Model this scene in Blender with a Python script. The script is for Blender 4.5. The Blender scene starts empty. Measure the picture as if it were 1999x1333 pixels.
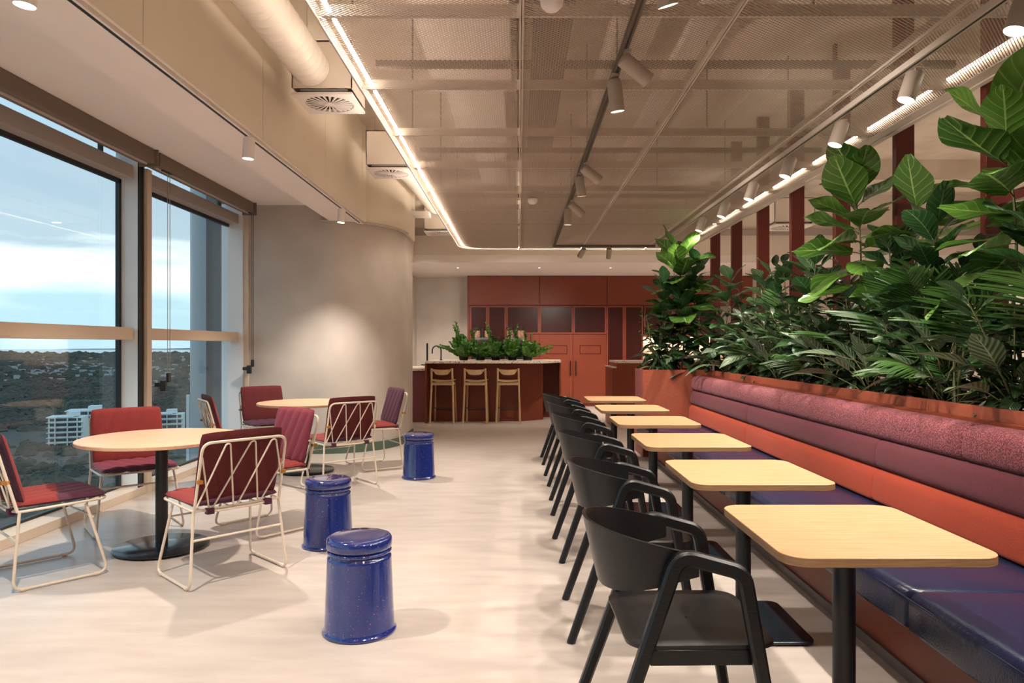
import bpy, math, random
from mathutils import Vector, Matrix, Euler
random.seed(7)
PI = math.pi
sc = bpy.context.scene
COL = sc.collection

# ------------------------------------------------------------------ camera
H = 1.35
cd = bpy.data.cameras.new('camera'); cam = bpy.data.objects.new('camera', cd); COL.objects.link(cam)
cam.location = (0, 0, H); cam.rotation_euler = (PI/2, 0, 0)
cd.sensor_width = 36; cd.lens = 1380/1999*36
cd.shift_x = -13.5/1999; cd.shift_y = 6.5/1999
cd.clip_start = .05; cd.clip_end = 30000
sc.camera = cam
# ------------------------------------------------------------------ view
sc.view_settings.view_transform = 'Standard'; sc.view_settings.look = 'None'
sc.view_settings.gamma = 1; sc.view_settings.use_curve_mapping = False
sc.view_settings.exposure = 0.53
# ------------------------------------------------------------------ world: cloudy evening sky
def S(c):  # srgb 0-255 -> linear
    r = []
    for v in c:
        v /= 255.0
        r.append(v/12.92 if v <= .04045 else ((v+.055)/1.055)**2.4)
    return (r[0], r[1], r[2], 1)
w = bpy.data.worlds.new('sky'); sc.world = w; w.use_nodes = True
nt = w.node_tree; nt.nodes.clear(); N = nt.nodes; L = nt.links
def nd(t, nt_=None, **k):
    n = (nt_ or nt).nodes.new(t)
    for a, b in k.items():
        setattr(n, a, b)
    return n
out = nd('ShaderNodeOutputWorld'); bg = nd('ShaderNodeBackground'); tc = nd('ShaderNodeTexCoord')
sep = nd('ShaderNodeSeparateXYZ'); L.new(tc.outputs['Generated'], sep.inputs[0])
mp = nd('ShaderNodeMapping'); mp.inputs['Scale'].default_value = (1.6, 1.6, 11); L.new(tc.outputs['Generated'], mp.inputs[0])
nz = nd('ShaderNodeTexNoise'); nz.inputs['Scale'].default_value = 2.6; nz.inputs['Detail'].default_value = 7; nz.inputs['Roughness'].default_value = .55
L.new(mp.outputs[0], nz.inputs['Vector'])
m1 = nd('ShaderNodeMath', operation='MULTIPLY_ADD'); L.new(nz.outputs[0], m1.inputs[0]); m1.inputs[1].default_value = .10; m1.inputs[2].default_value = -.05
m2 = nd('ShaderNodeMath', operation='ADD'); L.new(sep.outputs['Z'], m2.inputs[0]); L.new(m1.outputs[0], m2.inputs[1])
cr = nd('ShaderNodeValToRGB'); L.new(m2.outputs[0], cr.inputs[0])
els = [(0.0, (178, 208, 218)), (.035, (176, 206, 216)), (.055, (205, 226, 228)), (.085, (250, 252, 244)), (.105, (232, 240, 238)), (.125, (172, 190, 200)), (.2, (162, 182, 196)), (.32, (166, 196, 210)), (.6, (150, 182, 202)), (1.0, (130, 165, 190))]
e = cr.color_ramp.elements
while len(e) > 1: e.remove(e[-1])
e[0].position = els[0][0]; e[0].color = S(els[0][1])
for p, c in els[1:]:
    x = e.new(p); x.color = S(c)
L.new(cr.outputs[0], bg.inputs[0]); bg.inputs[1].default_value = 1.15
L.new(bg.outputs[0], out.inputs[0])

# spot energies (tuned here)
E_ROW = 76; E_MID = 95; E_LEFT = 185; E_KIT = 125; E_REST = 170
WARM = (1.0, .89, .78)
LED_STR = 48.0

# ------------------------------------------------------------------ materials
MATS = {}
def mat(name, col, rough=.5, metal=0, spec=.5, bump=0, bscale=60, cvar=0, cscale=8, stretch=None, col2=None, coat=0, sheen=0, emit=None, estr=0, thresh=None, detail=4, coord='Object'):
    m = bpy.data.materials.new(name); m.use_nodes = True; t = m.node_tree; b = t.nodes['Principled BSDF']
    c1 = S(col); b.inputs['Base Color'].default_value = c1; b.inputs['Roughness'].default_value = rough; b.inputs['Metallic'].default_value = metal
    b.inputs['Specular IOR Level'].default_value = spec
    if coat: b.inputs['Coat Weight'].default_value = coat; b.inputs['Coat Roughness'].default_value = .05
    if sheen: b.inputs['Sheen Weight'].default_value = sheen
    if emit: b.inputs['Emission Color'].default_value = (*emit, 1); b.inputs['Emission Strength'].default_value = estr
    if bump or col2:
        tcn = nd('ShaderNodeTexCoord', t); mpn = nd('ShaderNodeMapping', t); t.links.new(tcn.outputs[coord], mpn.inputs[0])
        if stretch: mpn.inputs['Scale'].default_value = stretch
    if col2:
        n = nd('ShaderNodeTexNoise', t); n.inputs['Scale'].default_value = cscale; n.inputs['Detail'].default_value = detail
        t.links.new(mpn.outputs[0], n.inputs['Vector'])
        r = nd('ShaderNodeValToRGB', t); lo, hi = thresh or (.35, .65)
        r.color_ramp.elements[0].position = lo; r.color_ramp.elements[1].position = hi
        r.color_ramp.elements[0].color = c1; r.color_ramp.elements[1].color = S(col2)
        t.links.new(n.outputs[0], r.inputs[0]); t.links.new(r.outputs[0], b.inputs['Base Color'])
    if bump:
        n2 = nd('ShaderNodeTexNoise', t); n2.inputs['Scale'].default_value = bscale; n2.inputs['Detail'].default_value = 3
        t.links.new(mpn.outputs[0], n2.inputs['Vector'])
        bp = nd('ShaderNodeBump', t); bp.inputs['Strength'].default_value = bump; bp.inputs['Distance'].default_value = .01
        t.links.new(n2.outputs[0], bp.inputs['Height']); t.links.new(bp.outputs[0], b.inputs['Normal'])
    MATS[name] = m
    return m
def emis(name, col, s):
    m = bpy.data.materials.new(name); m.use_nodes = True; t = m.node_tree; t.nodes.clear()
    o = nd('ShaderNodeOutputMaterial', t); e_ = nd('ShaderNodeEmission', t); e_.inputs[0].default_value = (*col, 1); e_.inputs[1].default_value = s
    t.links.new(e_.outputs[0], o.inputs[0]); return m

M_floor = mat('floor_vinyl', (200, 189, 180), .30, col2=(182, 171, 162), cscale=2.6, stretch=(1, 4.5, 1), detail=9, thresh=(.3, .72), bump=.03, bscale=30)
M_plaster = mat('cream_plaster', (230, 221, 208), .85, col2=(222, 211, 198), cscale=1.2, bump=.05, bscale=14)
M_render = mat('mottled_grey_render', (205, 196, 186), .75, col2=(190, 181, 171), cscale=1.7, detail=7, bump=.06, bscale=9)
M_cream = mat('cream_panel', (232, 221, 205), .6, col2=(226, 214, 197), cscale=.8)
M_white = mat('white_paint', (240, 232, 227), .6)
M_slab = mat('painted_concrete', (222, 212, 198), .85, col2=(206, 194, 178), cscale=2.2, bump=.5, bscale=7)
M_duct = mat('white_duct_metal', (226, 214, 202), .5)
M_steel = mat('light_grey_steel', (200, 188, 176), .45)
M_meshmetal = mat('grey_expanded_metal', (176, 160, 146), .45, spec=.5)
M_darkchan = mat('dark_and_backlit_metal', (96, 84, 74), .6)  # backlit shade of the struts is put into this tone; tracks share it
M_black = mat('black_metal', (26, 27, 30), .35)
M_blackgloss = mat('black_gloss_base', (22, 30, 38), .18)
M_chairblack = mat('black_stained_ash', (13, 14, 17), .34, bump=.12, bscale=40, stretch=(1, 8, 8))
M_seatblack = mat('dark_stained_seat_ply', (22, 20, 21), .36, bump=.15, bscale=60, stretch=(2, 14, 2))
M_oak = mat('pale_oak_veneer', (200, 156, 116), .42, col2=(184, 138, 98), cscale=5, stretch=(.9, 16, 4), detail=6, bump=.04, bscale=60)
M_oakedge = mat('oak_edge_ply', (158, 122, 86), .5, col2=(134, 100, 68), cscale=10, stretch=(1, 1, 30))
M_beech = mat('pale_ash_wood', (206, 172, 132), .45, col2=(190, 154, 114), cscale=6, stretch=(6, 6, 1))
M_roundtop = mat('light_laminate_top', (222, 180, 146), .4, col2=(210, 168, 134), cscale=4, stretch=(1, 10, 1))
M_terra = mat('terracotta_paint', (126, 56, 33), .42, col2=(119, 52, 30), cscale=2)
M_terradark = mat('deep_terracotta_paint', (112, 42, 28), .5)
M_terrafr = mat('terracotta_frame', (132, 58, 40), .45)
M_plum = mat('plum_red_paint', (134, 72, 74), .5)
M_glassdark = mat('dark_fluted_glass', (62, 26, 24), .25)
M_post = mat('oxblood_post_paint', (92, 32, 24), .4)
M_winwhite = mat('white_window_frame', (236, 240, 242), .45)
M_wintan = mat('beige_window_frame', (214, 196, 176), .5)
M_wingrey = mat('grey_window_frame', (172, 162, 156), .5)
M_winblack = mat('black_gasket', (28, 32, 36), .45)
M_blind = mat('taupe_blind_fabric', (120, 106, 94), .85, bump=.05, bscale=90)
M_chrome = mat('brushed_steel', (170, 165, 160), .3, 1)
M_wire = mat('cream_powder_coat_wire', (224, 208, 190), .42)
M_brass = mat('tan_leather_tab', (170, 110, 40), .5)
def fabric(n, c, c2, s=.05, sc_=160): return mat(n, c, .9, bump=.25, bscale=sc_, col2=c2, cscale=sc_, sheen=s)
M_red = fabric('brick_red_fabric', (134, 42, 38), (122, 36, 34))
M_purple = fabric('plum_fabric', (78, 30, 52), (70, 26, 46))
M_maroon = fabric('dark_maroon_fabric', (98, 26, 28), (86, 22, 26))
M_mauve = fabric('mauve_red_fabric', (130, 46, 62), (118, 40, 56))
M_navyleather = mat('navy_leather', (30, 37, 66), .24, col2=(27, 33, 60), cscale=30, bump=.12, bscale=120)
M_orangefab = fabric('rust_orange_fabric', (170, 66, 40), (156, 58, 34), .05, 220)
M_maroonfab = fabric('maroon_wool_fabric', (108, 50, 58), (94, 42, 50), .05, 220)
M_tweed = mat('pink_maroon_tweed', (96, 40, 50), .95, bump=.6, bscale=170, col2=(158, 88, 92), cscale=150, thresh=(.45, .62), sheen=.05, detail=3)
M_soil = mat('dark_potting_soil', (34, 26, 22), .95, bump=.8, bscale=60, col2=(56, 42, 34), cscale=40)
M_pot = mat('black_plastic_pot', (24, 24, 26), .5)
M_green = mat('green_skirting', (84, 104, 88), .5)
M_greyskirt = mat('grey_kick_strip', (112, 98, 92), .5)
M_spotbody = mat('taupe_spot_body', (176, 162, 148), .45)
M_stem = mat('green_brown_stem', (92, 92, 56), .7)
M_lens = emis('spot_lens', (1, .84, .66), 14)
M_led = emis('led_tape', (1, .86, .70), LED_STR)
M_led2 = emis('led_tape_soft', (1, .86, .70), 14)
M_bulb = emis('pendant_bulb', (1, .82, .55), 8)

def tiles_mat():
    m = mat('terracotta_mosaic', (176, 88, 62), .45); t = m.node_tree; b = t.nodes['Principled BSDF']
    tcn = nd('ShaderNodeTexCoord', t); sx = nd('ShaderNodeSeparateXYZ', t); t.links.new(tcn.outputs['Object'], sx.inputs[0])
    ad = nd('ShaderNodeMath', t, operation='ADD'); t.links.new(sx.outputs[0], ad.inputs[0]); t.links.new(sx.outputs[1], ad.inputs[1])
    cb = nd('ShaderNodeCombineXYZ', t); t.links.new(ad.outputs[0], cb.inputs[0]); t.links.new(sx.outputs[2], cb.inputs[1])
    br = nd('ShaderNodeTexBrick', t); t.links.new(cb.outputs[0], br.inputs['Vector']); br.offset = 0
    br.inputs['Scale'].default_value = 1; br.inputs['Brick Width'].default_value = .024; br.inputs['Row Height'].default_value = .024
    br.inputs['Mortar Size'].default_value = .0016; br.inputs['Color1'].default_value = S((154, 82, 60)); br.inputs['Color2'].default_value = S((144, 75, 54)); br.inputs['Mortar'].default_value = S((150, 74, 54))
    t.links.new(br.outputs[0], b.inputs['Base Color'])
    bp = nd('ShaderNodeBump', t); bp.inputs['Strength'].default_value = .3; bp.inputs['Distance'].default_value = .002; bp.invert = True
    t.links.new(br.outputs[1], bp.inputs['Height']); t.links.new(bp.outputs[0], b.inputs['Normal'])
    return m
M_tiles = tiles_mat()
def speck_mat(name, base, specks, scale, th, rough=.3, coat=0):
    m = mat(name, base, rough, coat=coat); t = m.node_tree; b = t.nodes['Principled BSDF']
    tcn = nd('ShaderNodeTexCoord', t); prev = None
    base_n = nd('ShaderNodeRGB', t); base_n.outputs[0].default_value = S(base); cur = base_n.outputs[0]
    for i, (c, sc2) in enumerate(specks):
        v = nd('ShaderNodeTexVoronoi', t); v.inputs['Scale'].default_value = scale*sc2
        mpn = nd('ShaderNodeMapping', t); mpn.inputs['Location'].default_value = (i*3.3, i*1.7, i); t.links.new(tcn.outputs['Object'], mpn.inputs[0]); t.links.new(mpn.outputs[0], v.inputs['Vector'])
        lt = nd('ShaderNodeMath', t, operation='LESS_THAN'); t.links.new(v.outputs['Distance'], lt.inputs[0])
        # random size per cell
        sp = nd('ShaderNodeSeparateColor', t); t.links.new(v.outputs['Color'], sp.inputs[0])
        ml = nd('ShaderNodeMath', t, operation='MULTIPLY'); t.links.new(sp.outputs[0], ml.inputs[0]); ml.inputs[1].default_value = th
        t.links.new(ml.outputs[0], lt.inputs[1])
        mx = nd('ShaderNodeMix', t, data_type='RGBA'); t.links.new(lt.outputs[0], mx.inputs[0]); t.links.new(cur, mx.inputs[6]); mx.inputs[7].default_value = S(c); cur = mx.outputs[2]
    t.links.new(cur, b.inputs['Base Color']); return m
M_blue = speck_mat('speckled_blue_enamel', (26, 46, 118), [((196, 104, 80), 1), ((130, 110, 170), 1.7)], 62, .165, .12, 1)
M_terrazzo = speck_mat('terrazzo_stone', (222, 208, 192), [((120, 70, 50), 1), ((160, 130, 110), 1.4)], 34, .42, .35)
M_splash = speck_mat('terrazzo_splashback', (216, 196, 168), [((150, 90, 60), 1), ((190, 160, 130), 1.3)], 60, .5, .4)

def glass_mat(name, tint, refl=1.0, ior=1.5):
    m = bpy.data.materials.new(name); m.use_nodes = True; t = m.node_tree; t.nodes.clear()
    o = nd('ShaderNodeOutputMaterial', t); tr = nd('ShaderNodeBsdfTransparent', t); tr.inputs[0].default_value = (*tint, 1)
    gl = nd('ShaderNodeBsdfGlossy', t); gl.inputs['Roughness'].default_value = 0.0; gl.inputs[0].default_value = (refl, refl, refl, 1)
    ge = nd('ShaderNodeNewGeometry', t); vm = nd('ShaderNodeVectorMath', t, operation='DOT_PRODUCT'); t.links.new(ge.outputs['Normal'], vm.inputs[0]); t.links.new(ge.outputs['Incoming'], vm.inputs[1])
    ab = nd('ShaderNodeMath', t, operation='ABSOLUTE'); t.links.new(vm.outputs['Value'], ab.inputs[0])
    sb_ = nd('ShaderNodeMath', t, operation='SUBTRACT'); sb_.inputs[0].default_value = 1; t.links.new(ab.outputs[0], sb_.inputs[1])
    pw = nd('ShaderNodeMath', t, operation='POWER'); t.links.new(sb_.outputs[0], pw.inputs[0]); pw.inputs[1].default_value = 5
    fr = nd('ShaderNodeMath', t, operation='MULTIPLY_ADD'); t.links.new(pw.outputs[0], fr.inputs[0]); fr.inputs[1].default_value = .6; fr.inputs[2].default_value = .035
    mx = nd('ShaderNodeMixShader', t); t.links.new(fr.outputs[0], mx.inputs[0]); t.links.new(tr.outputs[0], mx.inputs[1]); t.links.new(gl.outputs[0], mx.inputs[2]); t.links.new(mx.outputs[0], o.inputs[0])
    return m
M_glass = glass_mat('window_glass', (.93, .97, .98))
M_clear = glass_mat('clear_hopper_glass', (.9, .9, .9))
M_smoke = glass_mat('smoked_glass', (.35, .28, .2))

def leaf_mat(name, c, c2, vein, trans=.22, rough=.32, veinw=.05, nv=9, stripes=0.0, under=None):
    m = bpy.data.materials.new(name); m.use_nodes = True; t = m.node_tree; b = t.nodes['Principled BSDF']; o = t.nodes['Material Output']
    def M(op, a, b_=None, c_=None):
        n = nd('ShaderNodeMath', t, operation=op)
        for i, v in enumerate((a, b_, c_)):
            if v is None: continue
            if isinstance(v, (int, float)): n.inputs[i].default_value = v
            else: t.links.new(v, n.inputs[i])
        return n.outputs[0]
    uv = nd('ShaderNodeTexCoord', t); sx = nd('ShaderNodeSeparateXYZ', t); t.links.new(uv.outputs['UV'], sx.inputs[0])
    u = M('ABSOLUTE', M('SUBTRACT', sx.outputs[0], .5))
    mid = M('LESS_THAN', u, veinw*.5)
    lat = M('SINE', M('MULTIPLY', M('SUBTRACT', sx.outputs[1], M('MULTIPLY', u, .55)), nv*6.283))
    latm = M('GREATER_THAN', lat, .93 if not stripes else .1)
    latm = M('MULTIPLY', latm, .45 if not stripes else stripes)
    vm = M('MAXIMUM', mid, latm)
    oi = nd('ShaderNodeObjectInfo', t); mx0 = nd('ShaderNodeMix', t, data_type='RGBA'); t.links.new(oi.outputs['Random'], mx0.inputs[0]); mx0.inputs[6].default_value = S(c); mx0.inputs[7].default_value = S(c2)
    mx = nd('ShaderNodeMix', t, data_type='RGBA'); t.links.new(vm, mx.inputs[0]); t.links.new(mx0.outputs[2], mx.inputs[6]); mx.inputs[7].default_value = S(vein)
    t.links.new(mx.outputs[2], b.inputs['Base Color']); b.inputs['Roughness'].default_value = rough
    tl = nd('ShaderNodeBsdfTranslucent', t); t.links.new(mx.outputs[2], tl.inputs[0])
    bp = nd('ShaderNodeBump', t); bp.inputs['Strength'].default_value = .35; bp.inputs['Distance'].default_value = .004; t.links.new(lat, bp.inputs['Height']); t.links.new(bp.outputs[0], b.inputs['Normal'])
    ms = nd('ShaderNodeMixShader', t); ms.inputs[0].default_value = trans; t.links.new(b.outputs[0], ms.inputs[1]); t.links.new(tl.outputs[0], ms.inputs[2]); t.links.new(ms.outputs[0], o.inputs[0])
    return m
M_fig = leaf_mat('fiddle_leaf', (48, 84, 30), (84, 124, 44), (140, 168, 96), .24, .34, .04, 6)
M_figd = leaf_mat('dark_broad_leaf', (34, 62, 34), (48, 84, 44), (96, 128, 80), .15, .3, .04, 7)
M_rub = leaf_mat('shaded_rubber_leaf', (32, 50, 34), (54, 76, 48), (90, 120, 70), .12, .28, .05, 14)  # planter shade is put into the colour: leaves darkened and greyed
M_palm = leaf_mat('palm_leaf', (36, 68, 30), (58, 98, 40), (100, 140, 70), .22, .4, .02, 1)
M_cal = leaf_mat('striped_leaf', (44, 70, 44), (58, 84, 54), (136, 146, 118), .12, .36, .05, 8, .5)
M_sm = leaf_mat('small_dark_leaf', (30, 56, 32), (50, 84, 46), (70, 100, 60), .15, .32, .05, 8)
M_zz = leaf_mat('glossy_zz_leaf', (46, 96, 32), (88, 142, 52), (90, 150, 60), .2, .25, .05, 3)

# ------------------------------------------------------------------ mesh builder
class MB:
    def __init__(s): s.v = []; s.f = []; s.m = []; s.uv = None
    def add(s, vs, fs, mi=0):
        o = len(s.v); s.v += [tuple(p) for p in vs]; s.f += [tuple(i+o for i in f) for f in fs]; s.m += [mi]*len(fs); return s
    def box(s, x0, x1, y0, y1, z0, z1, mi=0):
        vs = [(x0,y0,z0),(x1,y0,z0),(x1,y1,z0),(x0,y1,z0),(x0,y0,z1),(x1,y0,z1),(x1,y1,z1),(x0,y1,z1)]
        return s.add(vs, [(3,2,1,0),(4,5,6,7),(0,1,5,4),(1,2,6,5),(2,3,7,6),(3,0,4,7)], mi)
    def prism(s, pts, z0, z1, mi=0, mside=None):  # pts ccw in xy
        n = len(pts); vs = [(p[0], p[1], z0) for p in pts]+[(p[0], p[1], z1) for p in pts]
        o = len(s.v); s.v += vs
        s.f.append(tuple(o+i for i in reversed(range(n)))); s.m.append(mi)
        s.f.append(tuple(o+n+i for i in range(n))); s.m.append(mi)
        for i in range(n):
            j = (i+1) % n; s.f.append((o+i, o+j, o+n+j, o+n+i)); s.m.append(mi if mside is None else mside)
        return s
    def lathe(s, prof, cx=0, cy=0, seg=40, mi=0):  # prof (r,z) bottom->top
        o = len(s.v); n = len(prof)
        for r, z in prof:
            for k in range(seg):
                a = 2*PI*k/seg; s.v.append((cx+r*math.cos(a), cy+r*math.sin(a), z))
        for i in range(n-1):
            for k in range(seg):
                k2 = (k+1) % seg
                s.f.append((o+i*seg+k, o+i*seg+k2, o+(i+1)*seg+k2, o+(i+1)*seg+k)); s.m.append(mi)
        s.f.append(tuple(o+k for k in reversed(range(seg)))); s.m.append(mi)
        s.f.append(tuple(o+(n-1)*seg+k for k in range(seg))); s.m.append(mi)
        return s
    def tube(s, pts, r, seg=8, closed=False, mi=0, rad=None):
        P = [Vector(p) for p in pts]; n = len(P); o = len(s.v); prev = None
        for i in range(n):
            if closed: t = (P[(i+1) % n]-P[i-1])
            else: t = (P[min(i+1, n-1)]-P[max(i-1, 0)])
            t.normalize()
            if prev is None:
                up = Vector((0, 0, 1)) if abs(t.z) < .9 else Vector((1, 0, 0)); a = t.cross(up).normalized()
            else:
                a = (prev-t*prev.dot(t)).normalized()
            prev = a; b = t.cross(a); rr = rad[i] if rad else r
            for k in range(seg):
                an = 2*PI*k/seg; q = P[i]+a*math.cos(an)*rr+b*math.sin(an)*rr; s.v.append(tuple(q))
        m = n if closed else n-1
        for i in range(m):
            i2 = (i+1) % n
            for k in range(seg):
                k2 = (k+1) % seg; s.f.append((o+i*seg+k, o+i*seg+k2, o+i2*seg+k2, o+i2*seg+k)); s.m.append(mi)
        if not closed:
            s.f.append(tuple(o+k for k in reversed(range(seg)))); s.m.append(mi)
            s.f.append(tuple(o+(n-1)*seg+k for k in range(seg))); s.m.append(mi)
        return s
    def bar(s, pts, side, w, h, mi=0, cham=.25):
        """sweep a chamfered rectangle: side = constant sideways axis, w along side, h across"""
        P = [Vector(p) for p in pts]; n = len(P); o = len(s.v); sd = Vector(side).normalized()
        hs = w if isinstance(w, (list, tuple)) else [w]*n; hh = h if isinstance(h, (list, tuple)) else [h]*n
        K = 8
        for i in range(n):
            t = (P[min(i+1, n-1)]-P[max(i-1, 0)]).normalized(); s2 = (sd-t*sd.dot(t)).normalized(); up = t.cross(s2)
            # mitre widening
            ww, h2 = hs[i]/2, hh[i]/2; c = min(ww, h2)*cham*2
            for a, b in ((ww-c, -h2), (ww, -h2+c), (ww, h2-c), (ww-c, h2), (-ww+c, h2), (-ww, h2-c), (-ww, -h2+c), (-ww+c, -h2)):
                s.v.append(tuple(P[i]+s2*a+up*b))
        for i in range(n-1):
            for k in range(K):
                k2 = (k+1) % K; s.f.append((o+i*K+k, o+i*K+k2, o+(i+1)*K+k2, o+(i+1)*K+k)); s.m.append(mi)
        s.f.append(tuple(o+k for k in reversed(range(K)))); s.m.append(mi)
        s.f.append(tuple(o+(n-1)*K+k for k in range(K))); s.m.append(mi)
        return s
    def grid(s, P, mi=0, closed_v=False, uv=False):
        """P[i][j] points"""
        o = len(s.v); a = len(P); b = len(P[0])
        for r in P: s.v += [tuple(p) for p in r]
        for i in range(a-1):
            for j in range(b if closed_v else b-1):
                j2 = (j+1) % b; s.f.append((o+i*b+j, o+i*b+j2, o+(i+1)*b+j2, o+(i+1)*b+j)); s.m.append(mi if not callable(mi) else mi(i, j))
        return s
    def mesh(s, name, mats, smooth=False, angle=None):
        me = bpy.data.meshes.new(name); me.from_pydata(s.v, [], s.f)
        for m in (mats if isinstance(mats, (list, tuple)) else [mats]): me.materials.append(m)
        if any(s.m): me.polygons.foreach_set('material_index', s.m)
        if smooth:
            me.polygons.foreach_set('use_smooth', [True]*len(me.polygons))
            if angle: me.set_sharp_from_angle(angle=math.radians(angle))
        me.validate(); me.update(); return me
    def build(s, name, mats, parent=None, smooth=False, angle=38, loc=None, bevel=0, fixn=False):
        me = s.mesh(name, mats, smooth or bevel > 0, angle)
        if fixn:
            import bmesh
            bm = bmesh.new(); bm.from_mesh(me); bmesh.ops.recalc_face_normals(bm, faces=bm.faces); bm.to_mesh(me); bm.free()
        o = bpy.data.objects.new(name, me); COL.objects.link(o)
        if parent: o.parent = parent
        if loc: o.location = loc
        if bevel:
            md = o.modifiers.new('bevel', 'BEVEL'); md.width = bevel; md.segments = 2; md.limit_method = 'ANGLE'; md.angle_limit = math.radians(40)
        return o
def link_mesh(name, me, parent=None, mtx=None):
    o = bpy.data.objects.new(name, me); COL.objects.link(o)
    if parent: o.parent = parent
    if mtx is not None: o.matrix_local = mtx
    return o
def tag(o, label=None, cat=None, group=None, kind=None):
    if label: o['label'] = label
    if cat: o['category'] = cat
    if group: o['group'] = group
    if kind: o['kind'] = kind
    return o
def thing(name, label, cat, loc=(0, 0, 0), rz=0, group=None):
    o = bpy.data.objects.new(name, None); COL.objects.link(o); o.location = loc; o.rotation_euler = (0, 0, rz); o.empty_display_size = .1
    return tag(o, label, cat, group)
def struct(o, label=None, cat=None): o['kind'] = 'structure'; return tag(o, label, cat)
def children(o): return [c for c in bpy.data.objects if c.parent is o]
CH = {}
def copy_tree(o, kids=None):
    c = o.copy(); COL.objects.link(c)
    for ch in (kids[o] if kids and o in kids else children(o)):
        d = copy_tree(ch, kids); d.parent = c; d.matrix_parent_inverse = ch.matrix_parent_inverse
    return c
def arc2(p0, p1, p2, r, n=5):
    """round corner p1 of polyline p0-p1-p2 (3d vectors)"""
    p0, p1, p2 = Vector(p0), Vector(p1), Vector(p2); a = (p0-p1); b = (p2-p1); la, lb = a.length, b.length; a.normalize(); b.normalize()
    ang = a.angle(b); d = min(r/math.tan(ang/2), la*.49, lb*.49); q0 = p1+a*d; q1 = p1+b*d; res = []
    for i in range(n+1):
        t = i/n; res.append(q0*(1-t)**2+p1*2*t*(1-t)+q1*t*t)
    return res
def rpath(pts, r, n=5, closed=False):
    out_ = []; m = len(pts); rr = r if isinstance(r, (list, tuple)) else [r]*m
    for i in range(m):
        if not closed and i in (0, m-1): out_.append(Vector(pts[i])); continue
        out_ += arc2(pts[i-1], pts[i], pts[(i+1) % m], rr[i], n)
    return out_
def rrect(x0, x1, y0, y1, r, n=6):
    P = []
    for cx, cy, a0 in ((x1-r, y1-r, 0), (x0+r, y1-r, 90), (x0+r, y0+r, 180), (x1-r, y0+r, 270)):
        for i in range(n+1):
            a = math.radians(a0+90*i/n); P.append((cx+r*math.cos(a), cy+r*math.sin(a)))
    return P
def lamp(name, loc, target, energy, color=WARM, size=.05, angle=80, blend=.7, parent=None):
    ld = bpy.data.lights.new(name, 'SPOT'); ld.energy = energy; ld.color = color; ld.shadow_soft_size = size; ld.spot_size = math.radians(angle); ld.spot_blend = blend
    o = bpy.data.objects.new(name, ld); COL.objects.link(o)
    d = Vector(target)-Vector(loc); q = d.to_track_quat('-Z', 'Y')
    if parent:
        o.parent = parent; o.matrix_local = parent.matrix_basis.inverted() @ Matrix.Translation(loc) @ q.to_matrix().to_4x4()
    else:
        o.location = loc; o.rotation_euler = q.to_euler()
    return o

# ------------------------------------------------------------------ setting: room shell
YB, YF = -3.2, 15.7
XL, XR = -3.39, 8.5
SL = 4.1
struct(MB().box(XL-.25, XR, YB, YF+.6, -.12, 0).build('floor', M_floor), 'pale beige streaked vinyl floor')
struct(MB().box(-2.34, XR, YB, 13.2, SL, SL+.2).build('ceiling', M_slab))
struct(MB().box(-3.62, -2.34, YB, 8.76, 3.08, 3.2).build('ceiling_window_side', M_white))
struct(MB().box(-2.9, XR, 13.0, YF+.4, 2.865, 3.0).build('ceiling_kitchen', M_white))
struct(MB().box(-2.9, XR, 13.0, 13.15, 3.0, SL).build('bulkhead_kitchen', M_plaster))
struct(MB().box(-2.9, XR, 12.93, 13.0, 3.36, 3.47).build('trim_1', M_wingrey))
# bulkhead above the window side with recessed joints
b = MB(); ys = [YB, .23, 1.93, 3.63, 5.33, 7.05, 8.72, 12.99]
par = struct(MB().box(-2.34, -1.95, YB, 12.99, 2.9, SL).build('bulkhead_window', M_cream))
struct(MB().box(-2.34, -2.335, YB, 8.76, 2.88, 3.08).box(-2.335, -2.03, YB, 12.99, 2.88, 2.9).build('trim_2', M_white))
struct(MB().box(-2.03, -1.96, YB, 12.99, 2.872, 2.9).build('trim_3', M_white))
fp = None
for a, c in zip(ys[:-1], ys[1:]):
    o = MB().box(-1.95, -1.93, a+.003, c-.003, 2.89, SL-.001).build('panel', M_cream, par)
# rounded wall end (column) and the collar above it
def colpts(off, y0=8.76):
    P = []; cx, cy, a_, b_ = -2.45, 9.76, .87, 1.0
    for i in range(25):
        t = PI/2*i/24; P.append((cx+(a_+off)*math.sin(t), cy-(b_+off)*math.cos(t)))
    return P
cp = [(-3.66, 8.76)]+colpts(0)+[(-1.58, 10.5), (-2.0, 11.1), (-3.66, 11.1)]
struct(MB().prism(cp, 0, 3.12).build('wall_end_rounded', M_render, smooth=True, angle=30))
sk = [(-3.4, 8.745)]+colpts(.014)+[(-1.566, 10.5), (-1.62, 10.5)]+[(p[0]-.0, p[1]) for p in reversed(colpts(-.01))]+[(-3.4, 8.77)]
struct(MB().prism(sk, 0, .11).build('baseboard_end', M_green, smooth=True, angle=30))
cl = [p for p in colpts(.035) if p[0] > -1.95]
cc = [(-2.2, 8.9), (-1.945, cl[0][1]-.01)]+cl+[(-1.545, 10.5), (-1.94, 11.1), (-2.2, 11.1)]
struct(MB().prism(cc, 2.88, SL).build('bulkhead_collar', M_cream, smooth=True, angle=30))
lip = [Vector((p[0]+.012, p[1]-.006, 2.885)) for p in colpts(.035)]
struct(MB().tube(lip, .014, 8).build('trim_4', M_steel, smooth=True))
struct(MB().box(-2.5, -2.3, 11.1, YF+.2, 0, 3.0).build('wall_kitchen_left', M_render))
struct(MB().box(-2.5, XR, YF+.2, YF+.4, 0, 3.0).build('wall_back', M_render))
struct(MB().box(XR, XR+.2, YB, YF+.4, 0, SL).build('wall_right', M_plaster))
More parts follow.
